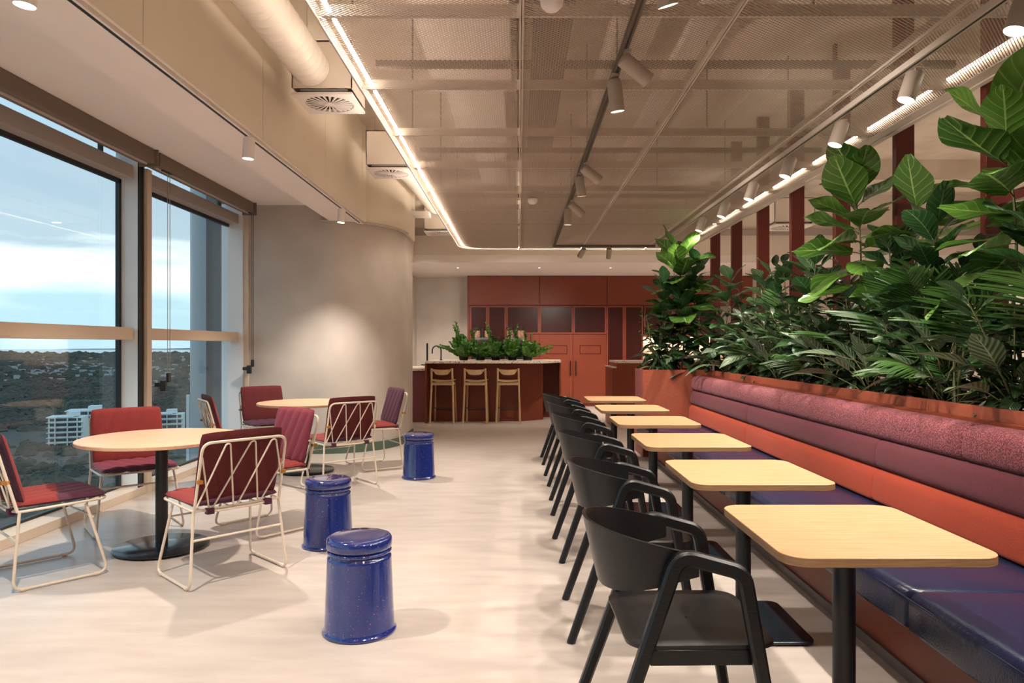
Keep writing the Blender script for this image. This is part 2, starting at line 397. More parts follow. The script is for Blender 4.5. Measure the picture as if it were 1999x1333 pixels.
struct(MB().box(-3.6, XR, YB-.2, YB, 0, SL).build('wall_front', M_plaster))
# downstand beam and slab detail
struct(MB().box(-1.93, XR, 10.5, 11.3, 3.8, SL).build('ceiling_beam', M_slab))
struct(MB().box(2.9, XR, 6.2, 6.7, 3.9, SL).build('ceiling_beam.001', M_slab))
struct(MB().box(-2.9, 0.2, 11.5, 12.2, 3.7, SL).build('ceiling_beam.002', M_slab))

# ------------------------------------------------------------------ windows
GX = -3.585
mull = [-3.26, -.86, 1.54, 3.94, 6.34, 8.74]
for i in range(len(mull)-1):
    y0 = mull[i]+(.15 if i >= 0 else 0); y1 = mull[i+1]
    if i == 4: pass
    root = thing('window_%d' % (i+1), None, None, (GX, y0, 0)); root['kind'] = 'structure'
    ly = y1-y0
    MB().box(-.006, .006, .02, ly-.02, .09, 2.86).build('pane', M_glass, root)
    MB().box(-.006, .006, .02, ly-.02, 2.95, 3.08).build('pane', M_glass, root)
    g = MB()
    for a, c, d, e2 in ((.0, ly, .06, .09), (.0, ly, 2.80, 2.835), (0, .03, .06, 2.83), (ly-.035, ly, .06, 2.83)): g.box(-.015, .02, a, c, d, e2)
    g.box(-.015, .02, ly-.30, ly-.275, 2.95, 3.08)
    g.build('gasket', M_winblack, root)
    MB().box(.015, .135, -.02, ly-.02, 1.395, 1.505).build('transom', M_wintan, root, bevel=.003)
    MB().box(.015, .135, -.02, ly-.02, 2.835, 2.955).build('transom', M_wingrey, root, bevel=.003)
    MB().box(-.05, .195, -.15, ly, 0, .07).build('window_sill', M_wintan, root, bevel=.003)
    # jamb at far end of this bay
    MB().box(-.03, .165, ly, ly+.035, .07, 3.08).build('jamb', M_winwhite, root)
    if i < 4:
        MB().box(-.03, .15, ly+.035, ly+.15, .07, 3.08).build('mullion', M_winwhite, root)
        MB().box(.165, .18, ly-.0, ly+.035, 0, 3.08).box(.15, .18, ly+.035, ly+.07, .0, 3.08).build('track_strip', M_winblack, root)
        MB().box(.15, .21, ly+.08, ly+.16, 0, 2.95).build('blind_guide', M_wintan, root)
        MB().box(.15, .186, ly+.062, ly+.068, 0, 2.95).build('track_strip', M_chrome, root)
    else:
        MB().box(.165, .18, ly-.02, ly-.004, 0, 3.08).build('track_strip', M_winblack, root)
    # roller blind with cover
    bl = thing('roller_blind', 'rolled-up taupe roller blind over %s' % ({0: 'the rearmost window bay', 1: 'the second window bay from the rear', 2: 'the third window bay from the rear'}[i] if i < 3 else 'the near large window at left' if i == 3 else 'the window bay beside the rounded wall' if i == 4 else 'window bay %d from the back of the room' % (i+1)), 'blind', (0, 0, 0), 0, None if i > 2 else 'window blinds')
    MB().box(-3.36, -3.225, y0-.13, y1-.06 if i < 4 else y1-.14, 2.955, 3.078).build('blind_cover', M_blind, bl, bevel=.004)
    MB().tube([(-3.29, y0-.1, 2.955), (-3.29, y1-.1, 2.955)], .014, 10).build('bottom_bar', M_wingrey, bl, smooth=True)
    MB().box(-3.37, -3.20, y1-.075 if i < 4 else y1-.13, y1-.06 if i < 4 else y1-.115, 2.93, 3.078).build('end_bracket', M_blind, bl)
# blind chains
for (x, y, zc, lab) in ((-3.27, 6.58, .98, 'long blind chain with black cleat beside the middle mullion'), (-3.27, 8.66, 1.06, 'long blind chain with black cleat in the corner by the rounded wall')):
    r = thing('blind_chain', lab, 'blind chain', (x, y, 0))
    MB().box(-.012, .012, -.1, .06, 2.945, 2.975).build('clutch', M_winblack, r)
    for dy in (0, .045):
        MB().tube([(0, dy, zc+.07), (0, dy, 2.96)], .0028, 6).build('cord', M_winblack if y > 7 else M_chrome, r)
    MB().box(-.012, .012, -.012, .05, zc+.02, zc+.11).build('tensioner', M_black, r, bevel=.008)
    MB().box(-.05, .0, -.05, .0, zc-.06, zc+.04).box(-.10, -.04, -.05, -.02, zc-.02, zc+.02).build('cleat', M_black, r, bevel=.008)
struct(MB().box(-3.66, -3.4, 8.70, 8.765, .07, 3.08).build('trim_5', M_winwhite))
struct(MB().box(-3.4, -3.34, 8.72, 8.76, 0, 3.08).build('trim_6', M_wintan))

# ------------------------------------------------------------------ outside
M_sea = mat('pale_sea', (186, 202, 206), .25)
M_land = mat('hazed_wooded_land', (74, 78, 74), .95, col2=(106, 94, 86), cscale=.008, detail=12, thresh=(.4, .62), coord='Object')  # distance haze is put into this lightened ground colour
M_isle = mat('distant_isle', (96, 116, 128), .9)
M_tree = mat('hazed_tree_green', (58, 68, 58), .9, col2=(88, 82, 72), cscale=.006)  # haze over the woods is put into the tree tone
M_bldg = mat('white_building', (226, 226, 222), .7)
M_bldwin = mat('dark_window', (70, 76, 82), .3)
GZ = -60
struct(MB().add([(-16000, 300, GZ-1), (9000, 300, GZ-1), (9000, 9700, GZ-1), (-16000, 9700, GZ-1)], [(0, 1, 2, 3)]).build('sea', M_sea))
coast = [(-14000, -600), (4000, -600), (4000, 4300)]
rs = random.Random(3)
for k in range(40): coast.append((4000-k*460, 4450+rs.uniform(-260, 200)))
struct(MB().add([(x, y, GZ) for x, y in coast], [tuple(range(len(coast)))]).build('land', M_land))
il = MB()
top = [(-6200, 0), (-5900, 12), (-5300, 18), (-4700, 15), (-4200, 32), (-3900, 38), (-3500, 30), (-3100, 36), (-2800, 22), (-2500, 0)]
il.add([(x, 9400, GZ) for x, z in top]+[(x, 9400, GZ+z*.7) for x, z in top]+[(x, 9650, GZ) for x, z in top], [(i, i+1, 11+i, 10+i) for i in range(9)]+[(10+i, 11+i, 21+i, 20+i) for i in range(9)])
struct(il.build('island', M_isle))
# far houses and trees (too many and too small to count)
hs = MB()
for k in range(420):
    d = rs.uniform(1100, 3800); a = rs.uniform(-.8, -.36)
    if rs.random() < .45: a = rs.gauss(-.62, .06); d = rs.gauss(1750, 200)
    x, y = a*d, d; s_ = rs.uniform(3, 7)*(.5+d/3400); hs.box(x-s_, x+s_, y-s_*.6, y+s_*.6, GZ, GZ+rs.uniform(3, 6)*(1+d/3000))
tag(hs.build('far_houses', mat('far_house_wall', (170, 172, 172), .8)), 'white specks of houses scattered across the far plain outside', 'houses', kind='stuff')
tr = MB()
def blob(mb, x, y, z, r, rz, rnd):
    n1, n2 = 7, 4; P = []
    for i in range(n2+1):
        th = PI*.5*i/n2; P.append([(x+r*math.cos(th)*math.cos(2*PI*j/n1)*rnd.uniform(.75, 1.15), y+r*math.cos(th)*math.sin(2*PI*j/n1)*rnd.uniform(.75, 1.15), z+rz*math.sin(th)*rnd.uniform(.85, 1.1)) for j in range(n1)])
    mb.grid(P, 0, True)
for k in range(4200):
    if k < 1500: d = rs.uniform(500, 900); a = rs.uniform(-.85, -.34)
    else: d = 700*math.exp(rs.uniform(0, 1.8)); a = rs.uniform(-.82, -.36)
    r = rs.uniform(4, 8)*(1+max(0, d-700)/1200); blob(tr, a*d, d, GZ-1, r, r*rs.uniform(.6, 1.1), rs)
for k in range(500):
    d = rs.uniform(250, 430); a = rs.uniform(-1.0, -.35)
    blob(tr, a*d, d, GZ-1, rs.uniform(2.5, 5), rs.uniform(2.5, 5), rs)
tag(tr.build('far_trees', M_tree), 'dark woodland covering the plain outside the windows', 'trees', kind='stuff')
# apartment blocks
def apartment(px, d, wd, hh, nf, lab, dep=16):
    x = (px-1013)/1380*d; r = thing('apartment_building', lab, 'building', (x, d, GZ), .35)
    MB().box(-wd/2, wd/2, 0, dep, 0, hh).build('wall', M_bldg, r)
    for k in range(nf):
        z = (k+.15)*hh/nf
        MB().box(-wd/2+1, wd/2-1, -.15, .1, z+.6, z+hh/nf*.72).build('window', M_bldwin, r)
        MB().box(-wd/2-.5, wd/2+.5, -1.8, 0, z-.25, z+.05).build('balcony', M_bldg, r)
    for q in (-.3, .05, .33): MB().box(wd*q, wd*q+.5, -1.7, 0, 0, hh).build('fin', M_bldg, r)
    MB().box(-wd/2-.8, wd*.2, -1, dep, hh, hh+.6).box(wd*.02, wd*.3, 3, dep-3, hh+.6, hh+3).build('roof', M_bldg, r)
apartment(128, 420, 18, 18, 6, 'white balconied apartment block outside, leftmost and tallest of the three', 14)
apartment(168, 450, 22, 19, 6, 'white apartment block outside, just right of the tallest balconied one', 16)
apartment(322, 480, 22, 14, 4, 'low white apartment block outside, seen above the round table', 14)
# outer pier of the tower
pr = tag(MB().lathe([(.35, GZ*.3), (.35, 9)], -4.22, 9.9, 48).build('outer_pier', mat('blue_grey_cladding', (176, 182, 188), .35), smooth=True, angle=40), 'round grey cladded pier of the tower outside the far window', 'pier')
pr['kind'] = 'structure'
struct(MB().box(-3.96, -3.66, 8.95, 11.2, -6, 5).build('wall_outer', mat('dark_grey_cladding', (92, 92, 96), .4)))
tag(MB().box(-4.66, -4.62, 9.9, 9.96, -6, .65).build('outer_rail', M_winwhite), 'thin white rail outside the far window beside the pier', 'rail')

# ------------------------------------------------------------------ suspended mesh ceiling raft
ZC = 2.95
raft = thing('mesh_ceiling_raft', 'suspended raft of pale grey expanded metal panels framed with glowing strip lights', 'ceiling raft', (0, 0, ZC))
def expanded(clip=None):
    mb = MB(); LW, SW = .028, .022; nx = int(1/LW); ny = int(1/SW)*2; wd, t = .0056, .0011
    def seg(x0, y0, x1, y1):
        dx, dy = x1-x0, y1-y0; l = math.hypot(dx, dy); nx_, ny_ = -dy/l*wd/2, dx/l*wd/2; sgn = 1
        mb.add([(x0+nx_, y0+ny_, -t), (x0-nx_, y0-ny_, t), (x0, y0, t*1.8), (x1+nx_, y1+ny_, -t), (x1-nx_, y1-ny_, t), (x1, y1, t*1.8)], [(0, 3, 4, 1), (1, 4, 5, 2), (2, 5, 3, 0)])
    for j in range(ny):
        y = j*SW/2
        for i in range(nx):
            x = i*LW+(LW/2 if j % 2 else 0)
            for sg in (-1, 1):
                a = x+sg*LW/2
                if a < -1e-6 or a > 1+1e-6 or x > 1: continue
                if clip and not (clip(x, y) and clip(a, y+SW/2)): continue
                seg(x, y, a, y+SW/2)
    return mb.mesh('mesh_panel', M_meshmetal)
EXP = expanded()
XS = [-.985, .013, 1.052, 2.10, 2.80]
YS = [3.46+.985*k for k in range(-5, 9)]+[11.84]
RC = .75
EXPC = expanded(lambda x, y: True)
for i in range(4):
    for j in range(len(YS)-1):
        me = EXP
        x0, x1, y0, y1 = XS[i], XS[i+1], YS[j], YS[j+1]
        if i == 0 and j == len(YS)-2:
            sx_, sy_ = x1-x0, y1-y0
            me = expanded(lambda u, v: True if (u*sx_ > .50 or v*sy_ < 0.02) else ((.5-u*sx_)/.5)**2+((v*sy_)/.5)**2 < 1.0)
        o = link_mesh('mesh_panel', me, raft); o.location = (x0+.004, y0+.004, 0); o.scale = (x1-x0-.008, y1-y0-.008, 1)
for y in YS[:-1]:
    for i in range(4):
        MB().box(XS[i]+.02, XS[i+1]-.012, y-.012, y+.012, .004, .062).build('cross_bar', M_steel, raft)
for x in XS[1:4]:
    MB().box(x-.012, x-.003, YS[0], 11.82, -.006, .05).box(x+.003, x+.012, YS[0], 11.82, -.006, .05).build('long_bar', M_steel, raft)
edge = [(-.985, YS[0]), (-.985, 11.34)]+[(-.485-.5*math.cos(PI/2*k/8), 11.34+.5*math.sin(PI/2*k/8)) for k in range(1, 8)]+[(-.485, 11.84), (2.8, 11.84)]
MB().bar([(x, y, .018) for x, y in edge], (0, 0, 1), .065, .012, cham=.1).build('edge_trim', M_steel, raft)
MB().box(2.79, 2.83, YS[0], 11.85, -.02, .05).build('edge_trim', M_steel, raft)
MB().box(2.70, 2.83, YS[0], 11.85, -.012, -.006).build('edge_flange', M_steel, raft)
for y0, y1 in zip(YS[:-2], YS[1:-1]):
    MB().box(-.925, -.907, y0+.04, y1-.04, .006, .022).build('led_strip', M_led, raft)
    MB().box(2.615, 2.633, y0+.06, y1-.12, .012, .028).build('led_strip', M_led2, raft)
cur = [(-.916, 11.36, .012)]+[(-.485-.431*math.cos(PI/2*k/8), 11.34+.431*math.sin(PI/2*k/8), .012) for k in range(1, 9)]+[(0, 11.77, .012)]
MB().bar(cur, (0, 0, 1), .014, .02, cham=.1).build('led_strip', M_led, raft)
for x0, x1 in ((.03, 1.04), (1.06, 2.08), (2.12, 2.7)):
    MB().box(x0, x1, 11.76, 11.78, .006, .022).build('led_strip', M_led, raft)
# strut rails above with rods
n_ = 0
for k in range(0, len(YS)-1, 2):
    y = YS[k]+.0
    s_ = MB().box(-.9, 2.75, y+.0, y+.041, .15, .19).build('strut', M_darkchan, raft)  # dark tone carries the shade of backlit struts
for q_, y in enumerate(YS[1:-1]):
    for x in ((-.82, 1.45) if q_ % 2 == 0 else (.62, 2.45)):
        MB().tube([(x, y+.02, .06), (x, y+.02, SL-ZC-.01)], .006, 6).build('threaded_rod', M_darkchan, raft)
# services above the raft
def tagm(o, l, c, g=None): return tag(o, l, c, g)
tagm(MB().box(-.72, -.06, -1.5, 6.0, 3.55, 3.98).box(-.62, -.12, 6.0, 7.6, 3.5, 3.9).box(-.5, -.14, 7.6, 10.4, 3.5, 3.85).box(-.76, -.02, 5.9, 6.02, 3.5, 4.0).box(-.68, -.08, 7.5, 7.62, 3.45, 3.92).build('rectangular_duct', M_duct, bevel=.01), 'stepped rectangular white duct seen through the mesh left of its centre', 'duct')
tagm(MB().box(1.18, 1.34, 1, 9.5, 3.52, 3.6).build('cable_tray', M_white), 'narrow white cable tray seen through the mesh right of the centre lamps', 'cable tray')
tagm(MB().tube([(2.0, -1, 3.66), (2.0, 4.5, 3.66), (1.8, 5.1, 3.66), (1.75, 7.6, 3.66)], .26, 20).build('round_duct', M_duct, smooth=True), 'fat round white duct above the mesh near the right side', 'duct')
tagm(MB().box(.12, .42, -1.5, 12.9, 3.86, 4.09).build('dark_strip', M_darkchan), 'dark grey beam running lengthwise above the mesh', 'beam')  # long dark box under the slab, darker than the ducts
tagm(MB().box(.7, 1.0, 3.6, 6.8, 3.62, 3.86).build('rectangular_duct', M_duct, bevel=.01), 'short white box duct above the mesh near the centre lamps', 'duct')
tagm(MB().box(-.1, 2.5, 8.6, 9.1, 3.45, 3.75).build('rectangular_duct', M_duct, bevel=.01), 'white duct crossing side to side above the far part of the mesh', 'duct')

# ------------------------------------------------------------------ ducts and diffusers left of raft
dk = MB(); prof = []
P0, P1 = Vector((-1.62, 1.2, 3.51)), Vector((-1.62, 5.5, 3.51))
pts = []; rad = []
n = 44
for i in range(n):
    y = 1.2+4.3*i/(n-1); 
    for dy, r in ((-.008, .145), (-.003, .149), (.003, .149), (.008, .145)):
        pts.append((-1.62, y+dy-.01, 3.51)); rad.append(r)
tagm(MB().tube(pts, .145, 32, rad=rad).build('spiral_duct', M_duct, smooth=True, angle=60), 'fat white ribbed spiral duct running to the nearest ceiling diffuser', 'duct')
BLADE = MB().add([(.035, -.002, 0), (.185, -.011, 0), (.185, .011, 0), (.035, .002, 0), (.035, -.002, .004), (.185, -.011, .010), (.185, .011, .002), (.035, .002, .004)], [(3, 2, 1, 0), (4, 5, 6, 7), (0, 1, 5, 4), (1, 2, 6, 5), (2, 3, 7, 6), (3, 0, 4, 7)]).mesh('blade', M_white)
M_void = mat('dark_duct_void', (30, 26, 24), .9)
def diffuser(x, y, z, w_, lab, bl=24, boxh=.42):
    r = thing('swirl_diffuser', lab, 'air diffuser', (x, y, z), 0, None); h = w_/2; k = w_/.47
    o_ = MB(); sq = rrect(-h, h, -h, h, .006, 2)
    # plate with round hole
    ring = [(.19*k*math.cos(2*PI*i/48), .19*k*math.sin(2*PI*i/48)) for i in range(48)]
    def sqp(a):
        c, s = math.cos(a), math.sin(a); m = max(abs(c), abs(s)); return (h*c/m, h*s/m)
    outer = [sqp(2*PI*i/48) for i in range(48)]
    G = [[(p[0], p[1], .012) for p in ring], [(p[0], p[1], 0) for p in ring], [(p[0], p[1], 0) for p in outer], [(p[0], p[1], .018) for p in outer], [(p[0]*.98, p[1]*.98, .018) for p in ring]]
    o_.grid(G, 0, True); o_.build('face_plate', M_white, r)
    MB().box(-h+.03, h-.03, -h+.03, h-.03, .03, .034).build('recess', M_void, r)
    MB().box(-h, h, -h, -h+.008, .05, boxh).box(-h, h, h-.008, h, .05, boxh).box(-h, -h+.008, -h, h, .05, boxh).box(h-.008, h, -h, h, .05, boxh).box(-h, h, -h, h, boxh-.01, boxh).build('plenum_box', M_duct, r)
    MB().box(-h+.05, h-.05, -h+.05, h-.05, .034, .06).build('neck', M_duct, r)
    MB().lathe([(.036*k, -.004), (.036*k, .006)], 0, 0, 20).build('hub', M_white, r)
    for i in range(bl):
        b_ = link_mesh('blade', BLADE, r); b_.rotation_euler = (0, 0, 2*PI*i/bl); b_.scale = (k, k, 1); b_.location = (0, 0, .001)
    for sx2 in (-1, 1):
        MB().tube([(sx2*(h-.05), 0, boxh), (sx2*(h-.05), 0, SL-z)], .004, 6).build('hanger_rod', M_steel, r)
    return r
diffuser(-1.535, 5.74, 3.30, .47, 'nearest square swirl diffuser box under the spiral duct')
diffuser(-1.435, 7.95, 3.27, .47, 'second square swirl diffuser box behind the spiral duct')
diffuser(-1.36, 12.1, 3.25, .47, 'farthest left swirl diffuser box near the kitchen bulkhead')
diffuser(4.25, 11.2, 3.2, .62, 'square swirl diffuser box beyond the red posts at right')
tagm(MB().tube([(-1.44, 8.2, 3.5), (-1.3, 8.6, 3.42), (-1.25, 10.5, 3.42)], .13, 20).build('round_duct', M_duct, smooth=True), 'round white duct curving behind the second diffuser', 'duct')
tagm(MB().box(-1.66, -1.3, 10.2, 10.45, 3.22, 3.28).build('cable_tray', M_white), 'short white tray beside the rounded wall collar', 'cable tray')
# small pendant devices on raft
for x, y, l in ((.15, 7.7, 'white dome detector under the mesh beside the centre seam'), (.15, 3.24, 'white dome detector under the mesh at the top edge of view')):
    tagm(MB().lathe([(.0, -.06), (.03, -.055), (.05, -.035), (.055, -.01), (.055, .0)], 0, 0, 20).build('smoke_detector', M_white, smooth=True, loc=(x, y, ZC-.012)), l, 'detector')

# ------------------------------------------------------------------ tracks and spot lamps
def track(name_lab, x0, x1, y0, y1, z, m=M_steel):
    r = thing('light_track', name_lab, 'light track', ((x0+x1)/2, y0, z))
    cx = (x0+x1)/2
    MB().box(x0-cx, x1-cx, 0, y1-y0, 0, .035).build('rail', m, r)
    if x1-x0 < y1-y0: MB().box(-.006, .006, 0, y1-y0, -.002, 0).build('slot', M_winblack, r)
    return r
track('long straight light track under the mesh right side', 2.16, 2.20, -1, 11.2, 2.895)
track('light track running down the middle of the mesh', .54, .575, -1, 11.2, 2.90, M_darkchan)
track('short cross light track at the far end of the mesh', .54, 2.2, 11.2, 11.235, 2.90, M_darkchan)
struct(MB().box(-1.992, -1.975, YB, 8.8, 2.869, 2.874).build('trim_7', M_winblack))
SPOTS = []
def spot(x, y, ztrack, tgt, lab, energy, grp=None, rad_=.042, length=.145, drop=.05, lens=True, angle=100, mbody=M_spotbody, size=.04, cat='spotlight'):
    r = thing('track_spotlight', lab, cat, (x, y, ztrack), 0, grp)
    pv = Vector((0, 0, -drop)); d = (Vector(tgt)-Vector((x, y, ztrack-drop))).normalized()
    MB().box(-.018, .018, -.05, .05, -.014, 0).build('adapter', mbody, r)
    MB().tube([(0, 0, -.01), pv], .008, 8).build('arm', mbody, r)
    q = d.to_track_quat('Z', 'Y').to_matrix().to_4x4(); mt = Matrix.Translation(pv) @ q
    b_ = MB().lathe([(rad_*.85, -.03), (rad_, -.02), (rad_, length), (rad_*.94, length), (rad_*.93, length-.012)], 0, 0, 28).build('body', mbody, r, smooth=True, angle=40); b_.matrix_local = mt
    l_ = MB().lathe([(rad_*.92, length-.010), (rad_*.92, length-.004)], 0, 0, 24).build('lens', M_lens if lens else M_white, r); l_.matrix_local = mt
    if energy:
        p = Vector((x, y, ztrack))+pv+d*(length+.02)
        lamp('beam', p, p+d, energy, parent=r, angle=angle, size=size)
    return r
ordn = ['nearest', 'second', 'third', 'fourth', 'fifth', 'sixth', 'seventh', 'eighth', 'ninth', 'tenth', 'eleventh', 'twelfth', 'thirteenth', 'fourteenth', 'fifteenth', 'sixteenth']
for i, y in enumerate([3.12, 4.0, 4.9, 5.82, 6.74, 7.65, 8.6]):
    spot(2.235, y, 2.90, (1.9, y, 1.9), '%s cylindrical spotlight on the right-hand track over the banquette' % ordn[i].replace('nearest', 'nearest visible'), E_ROW, rad_=.048, length=.14, drop=.035)
for y in (1.3, 2.2):
    spot(2.235, y, 2.90, (1.9, y, 1.9), '%s spotlight on the right-hand track, before the first one in view' % ('second-last' if y < 2 else 'last'), E_ROW, 'spotlights behind the view', rad_=.048, length=.14, drop=.035)
spot(.56, 2.8, 2.90, (.75, 3.0, 2.2), 'centre track spotlight at the top edge of the view', E_MID, length=.15)
spot(.57, 3.75, 2.90, (1.35, 4.05, 2.35), 'tilted centre track spotlight, right-hand one of the nearest pair', E_MID, length=.155)
spot(.55, 4.08, 2.90, (.62, 4.15, 2.4), 'centre track spotlight, downward one of the nearest pair', E_MID, length=.15)
spot(.57, 6.05, 2.90, (1.3, 6.3, 2.35), 'tilted centre track spotlight, right-hand one of the middle pair', E_MID, length=.155)
spot(.55, 6.42, 2.90, (.62, 6.5, 2.4), 'centre track spotlight, downward one of the middle pair', E_MID, length=.15)
spot(.57, 7.6, 2.90, (1.2, 7.8, 2.35), 'tilted centre track spotlight, right-hand one of the farthest pair', E_MID, length=.155)
spot(.55, 7.95, 2.90, (.55, 8.0, 2.4), 'centre track spotlight, downward one of the farthest pair', E_MID, length=.15)
spot(.56, 1.0, 2.90, (.5, 1.2, 2.2), 'centre track spotlight outside the view', E_MID, 'spotlights behind the view')
spot(1.02, 11.21, 2.90, (.1, 12.9, 1.2), 'left one of two small spotlights on the far cross track', E_MID, length=.14)
spot(1.43, 11.21, 2.90, (1.43, 11.6, 2.3), 'right unlit one of two small spotlights on the far cross track', 0, length=.14, lens=False)
spot(-1.985, 2.85, 2.872, (-2.02, 2.85, 2.3), 'nearest white spotlight under the window bulkhead at the top left', E_LEFT, mbody=M_white, length=.125, drop=.03)
spot(-1.985, 5.2, 2.872, (-2.02, 5.2, 2.3), 'middle white spotlight under the window bulkhead', E_LEFT, mbody=M_white, length=.125, drop=.03)
spot(-1.985, 7.92, 2.872, (-2.02, 7.9, 2.3), 'farthest white spotlight under the window bulkhead by the rounded wall', E_LEFT, mbody=M_white, length=.125, drop=.03)
spot(-1.985, .6, 2.872, (-2.05, .6, 2.3), 'white spotlight under the window bulkhead outside the view', E_LEFT, 'spotlights behind the view', mbody=M_white, length=.125, drop=.03)
spot(-1.93, 11.9, 2.872, (-1.6, 12.6, 2.0), 'white spotlight left of the kitchen island, nearer of the two', 30, mbody=M_white, length=.12, drop=.03)
spot(-1.93, 12.3, 2.872, (-1.6, 13.4, 2.0), 'white spotlight left of the kitchen island, farther of the two', 30, mbody=M_white, length=.12, drop=.03)
# added fill lamps in the kitchen ceiling and beyond the red posts
for x, y, en in ((-1.2, 13.9, E_KIT), (.4, 13.9, E_KIT), (1.8, 13.9, E_KIT), (3.6, 13.9, E_KIT)):
    r = thing('added_downlight', 'small added downlight in the kitchen ceiling, %s from the left' % {-1.2: 'first', .4: 'second', 1.8: 'third', 3.6: 'fourth'}[x], 'downlight', (x, y, 2.865), 0, 'added kitchen downlights')
    MB().lathe([(.035, -.003), (.035, .0)], 0, 0, 20).build('ring', M_white, r); MB().lathe([(.014, -.004), (.014, -.001)], 0, 0, 20).build('lens', M_lens, r)
    lamp('beam', (x, y, 2.84), (x, y+.35, 1.5), en, parent=r, angle=110)
for x in (4.6, 6.8):
    for y in (1.5, 5, 8.5, 11.5):
        r = thing('added_fill_downlight', '%s row cylindrical downlight beyond the red posts, %s from the camera' % ('left' if x < 5 else 'right', {1.5: 'first', 5: 'second', 8.5: 'third', 11.5: 'fourth'}[y]), 'downlight', (x, y, 3.3), 0, 'downlights of the next room')
        MB().lathe([(.06, 0), (.06, .2)], 0, 0, 20).build('body', M_white, r); MB().tube([(0, 0, .2), (0, 0, SL-3.3)], .004, 6).build('cord', M_white, r)
        MB().lathe([(.05, -.004), (.05, .0)], 0, 0, 20).build('lens', M_lens, r)
        lamp('beam', (x, y, 3.27), (x, y, 1), E_REST, parent=r, angle=150, blend=1)

# ------------------------------------------------------------------ kitchen wall
CY = 15.5; K = CY/1380
def cx_(px): return (px-1013)*K
def cz_(py): return H+(673-py)*K
TP = M_terra
def upper(px0, px1, lab):
    r = thing('upper_cabinet', lab, 'cabinet', (cx_(px0), CY, cz_(596)))
    w_ = cx_(px1)-cx_(px0); h_ = 2.86-cz_(596)
    MB().box(0, w_, .02, .38, 0, h_).build('body', M_terradark, r)
    MB().box(.008, w_-.008, 0, .02, .012, h_-.008).build('door', M_terra, r, bevel=.003)
upper(915, 1053, 'plain terracotta upper cabinet, left of the three wide ones')
upper(1053, 1185, 'plain terracotta upper cabinet, middle of the three wide ones')
upper(1185, 1330, 'plain terracotta upper cabinet, right wide one near the foliage')
upper(1330, 1470, 'plain terracotta upper cabinet behind the planter foliage')
def glasscab(px0, px1, zy0, zy1, lab, hside=0, depth=.38, name='glass_cabinet'):
    r = thing(name, lab, 'cabinet', (cx_(px0), CY, zy0)); w_ = cx_(px1)-cx_(px0); h_ = zy1-zy0; f = .035
    MB().box(0, w_, .03, depth, 0, h_).build('body', M_terradark, r)
    d = MB().box(0.004, f, 0, .03, 0.004, h_-.004).box(w_-f, w_-.004, 0, .03, .004, h_-.004).box(f, w_-f, 0, .03, .004, f).box(f, w_-f, 0, .03, h_-f, h_-.004).build('door_frame', M_terrafr, r)
    g = MB(); n = max(4, int((w_-2*f)/.035)); st = (w_-2*f)/n
    for i in range(n): g.box(f+i*st+.003, f+(i+1)*st-.003, .012, .022, f, h_-f)
    g.box(f, w_-f, .018, .024, f, h_-f); g.build('fluted_glass', M_glassdark, d)
    if hside:
        x = w_-.06 if hside > 0 else .06
        z0 = .1 if h_ < 1 else h_*.3
        MB().box(x-.01, x+.01, -.03, -.012, z0, z0+.28).box(x-.008, x+.008, -.015, .0, z0+.02, z0+.04).box(x-.008, x+.008, -.015, 0, z0+.24, z0+.26).build('handle', M_black, d)
    return r
zt = cz_(596.5); zm = cz_(652)
glasscab(917, 952, .1, zt, 'tall dark fluted glass cabinet, leftmost behind the coffee machines')
glasscab(952, 988, .95, zt, 'dark fluted glass cabinet second from the left, behind a coffee machine')
glasscab(988, 1053, zm, zt, 'dark fluted glass wall cabinet above the right coffee machine', 1)
glasscab(1053, 1119, zm, zt, 'dark fluted glass wall cabinet above the left terracotta door', 1)
glasscab(1119, 1184, zm, zt, 'dark fluted glass wall cabinet above the right terracotta door', -1)
glasscab(1184, 1219, .1, zt, 'tall dark fluted glass cabinet just right of the double doors', 1)
glasscab(1219, 1256, .1, zt, 'tall dark fluted glass cabinet beside the lit splashback', -1)
glasscab(1257, 1315, cz_(655), zt, 'short dark fluted glass cabinet above the lit splashback')
glasscab(1315, 1400, cz_(655), zt, 'short dark fluted glass cabinet behind the planter foliage')
def doorcab(px0, px1, z0, z1, lab, hs, panel=True):
    r = thing('tall_cabinet', lab, 'cabinet', (cx_(px0), CY, z0)); w_ = cx_(px1)-cx_(px0); h_ = z1-z0
    MB().box(0, w_, .03, .38, 0, h_).build('body', M_terradark, r)
    d = MB().box(.004, w_-.004, 0, .03, .004, h_-.006).build('door', M_terra, r, bevel=.003)
    if panel:
        x0, x1 = w_*.2, w_*.83; za, zb = cz_(691)-z0, cz_(674)-z0
        MB().box(x0, x1, -.002, .001, za, zb).build('recess_line', M_glassdark, d)
        MB().box(x0+.012, x1-.012, -.006, .002, za+.012, zb-.012).build('inset_panel', M_terra, d)
        x = w_-.06 if hs > 0 else .06; za, zb = cz_(733)-z0, cz_(704)-z0
        MB().box(x-.011, x+.011, -.04, -.02, za, zb).box(x-.008, x+.008, -.022, .0, za+.03, za+.05).box(x-.008, x+.008, -.022, 0, zb-.05, zb-.03).build('handle', M_black, d)
doorcab(1053, 1118.5, .06, zm-.003, 'left one of two tall terracotta doors with a black bar handle', 1)
doorcab(1118.5, 1184, .06, zm-.003, 'right one of two tall terracotta doors with a black bar handle', -1)
doorcab(988, 1053, .95, zm-.003, 'plain terracotta panel behind the right coffee machine', 1, False)
doorcab(1257, 1400, .06, .9, 'low terracotta cabinet below the splashback, behind the counters', 1, False)
tag(MB().box(cx_(952), cx_(1053), CY-.35, CY+.38, .06, .9).build('back_counter_base', M_terra, bevel=.003), 'terracotta counter base under the coffee machines', 'cabinet')
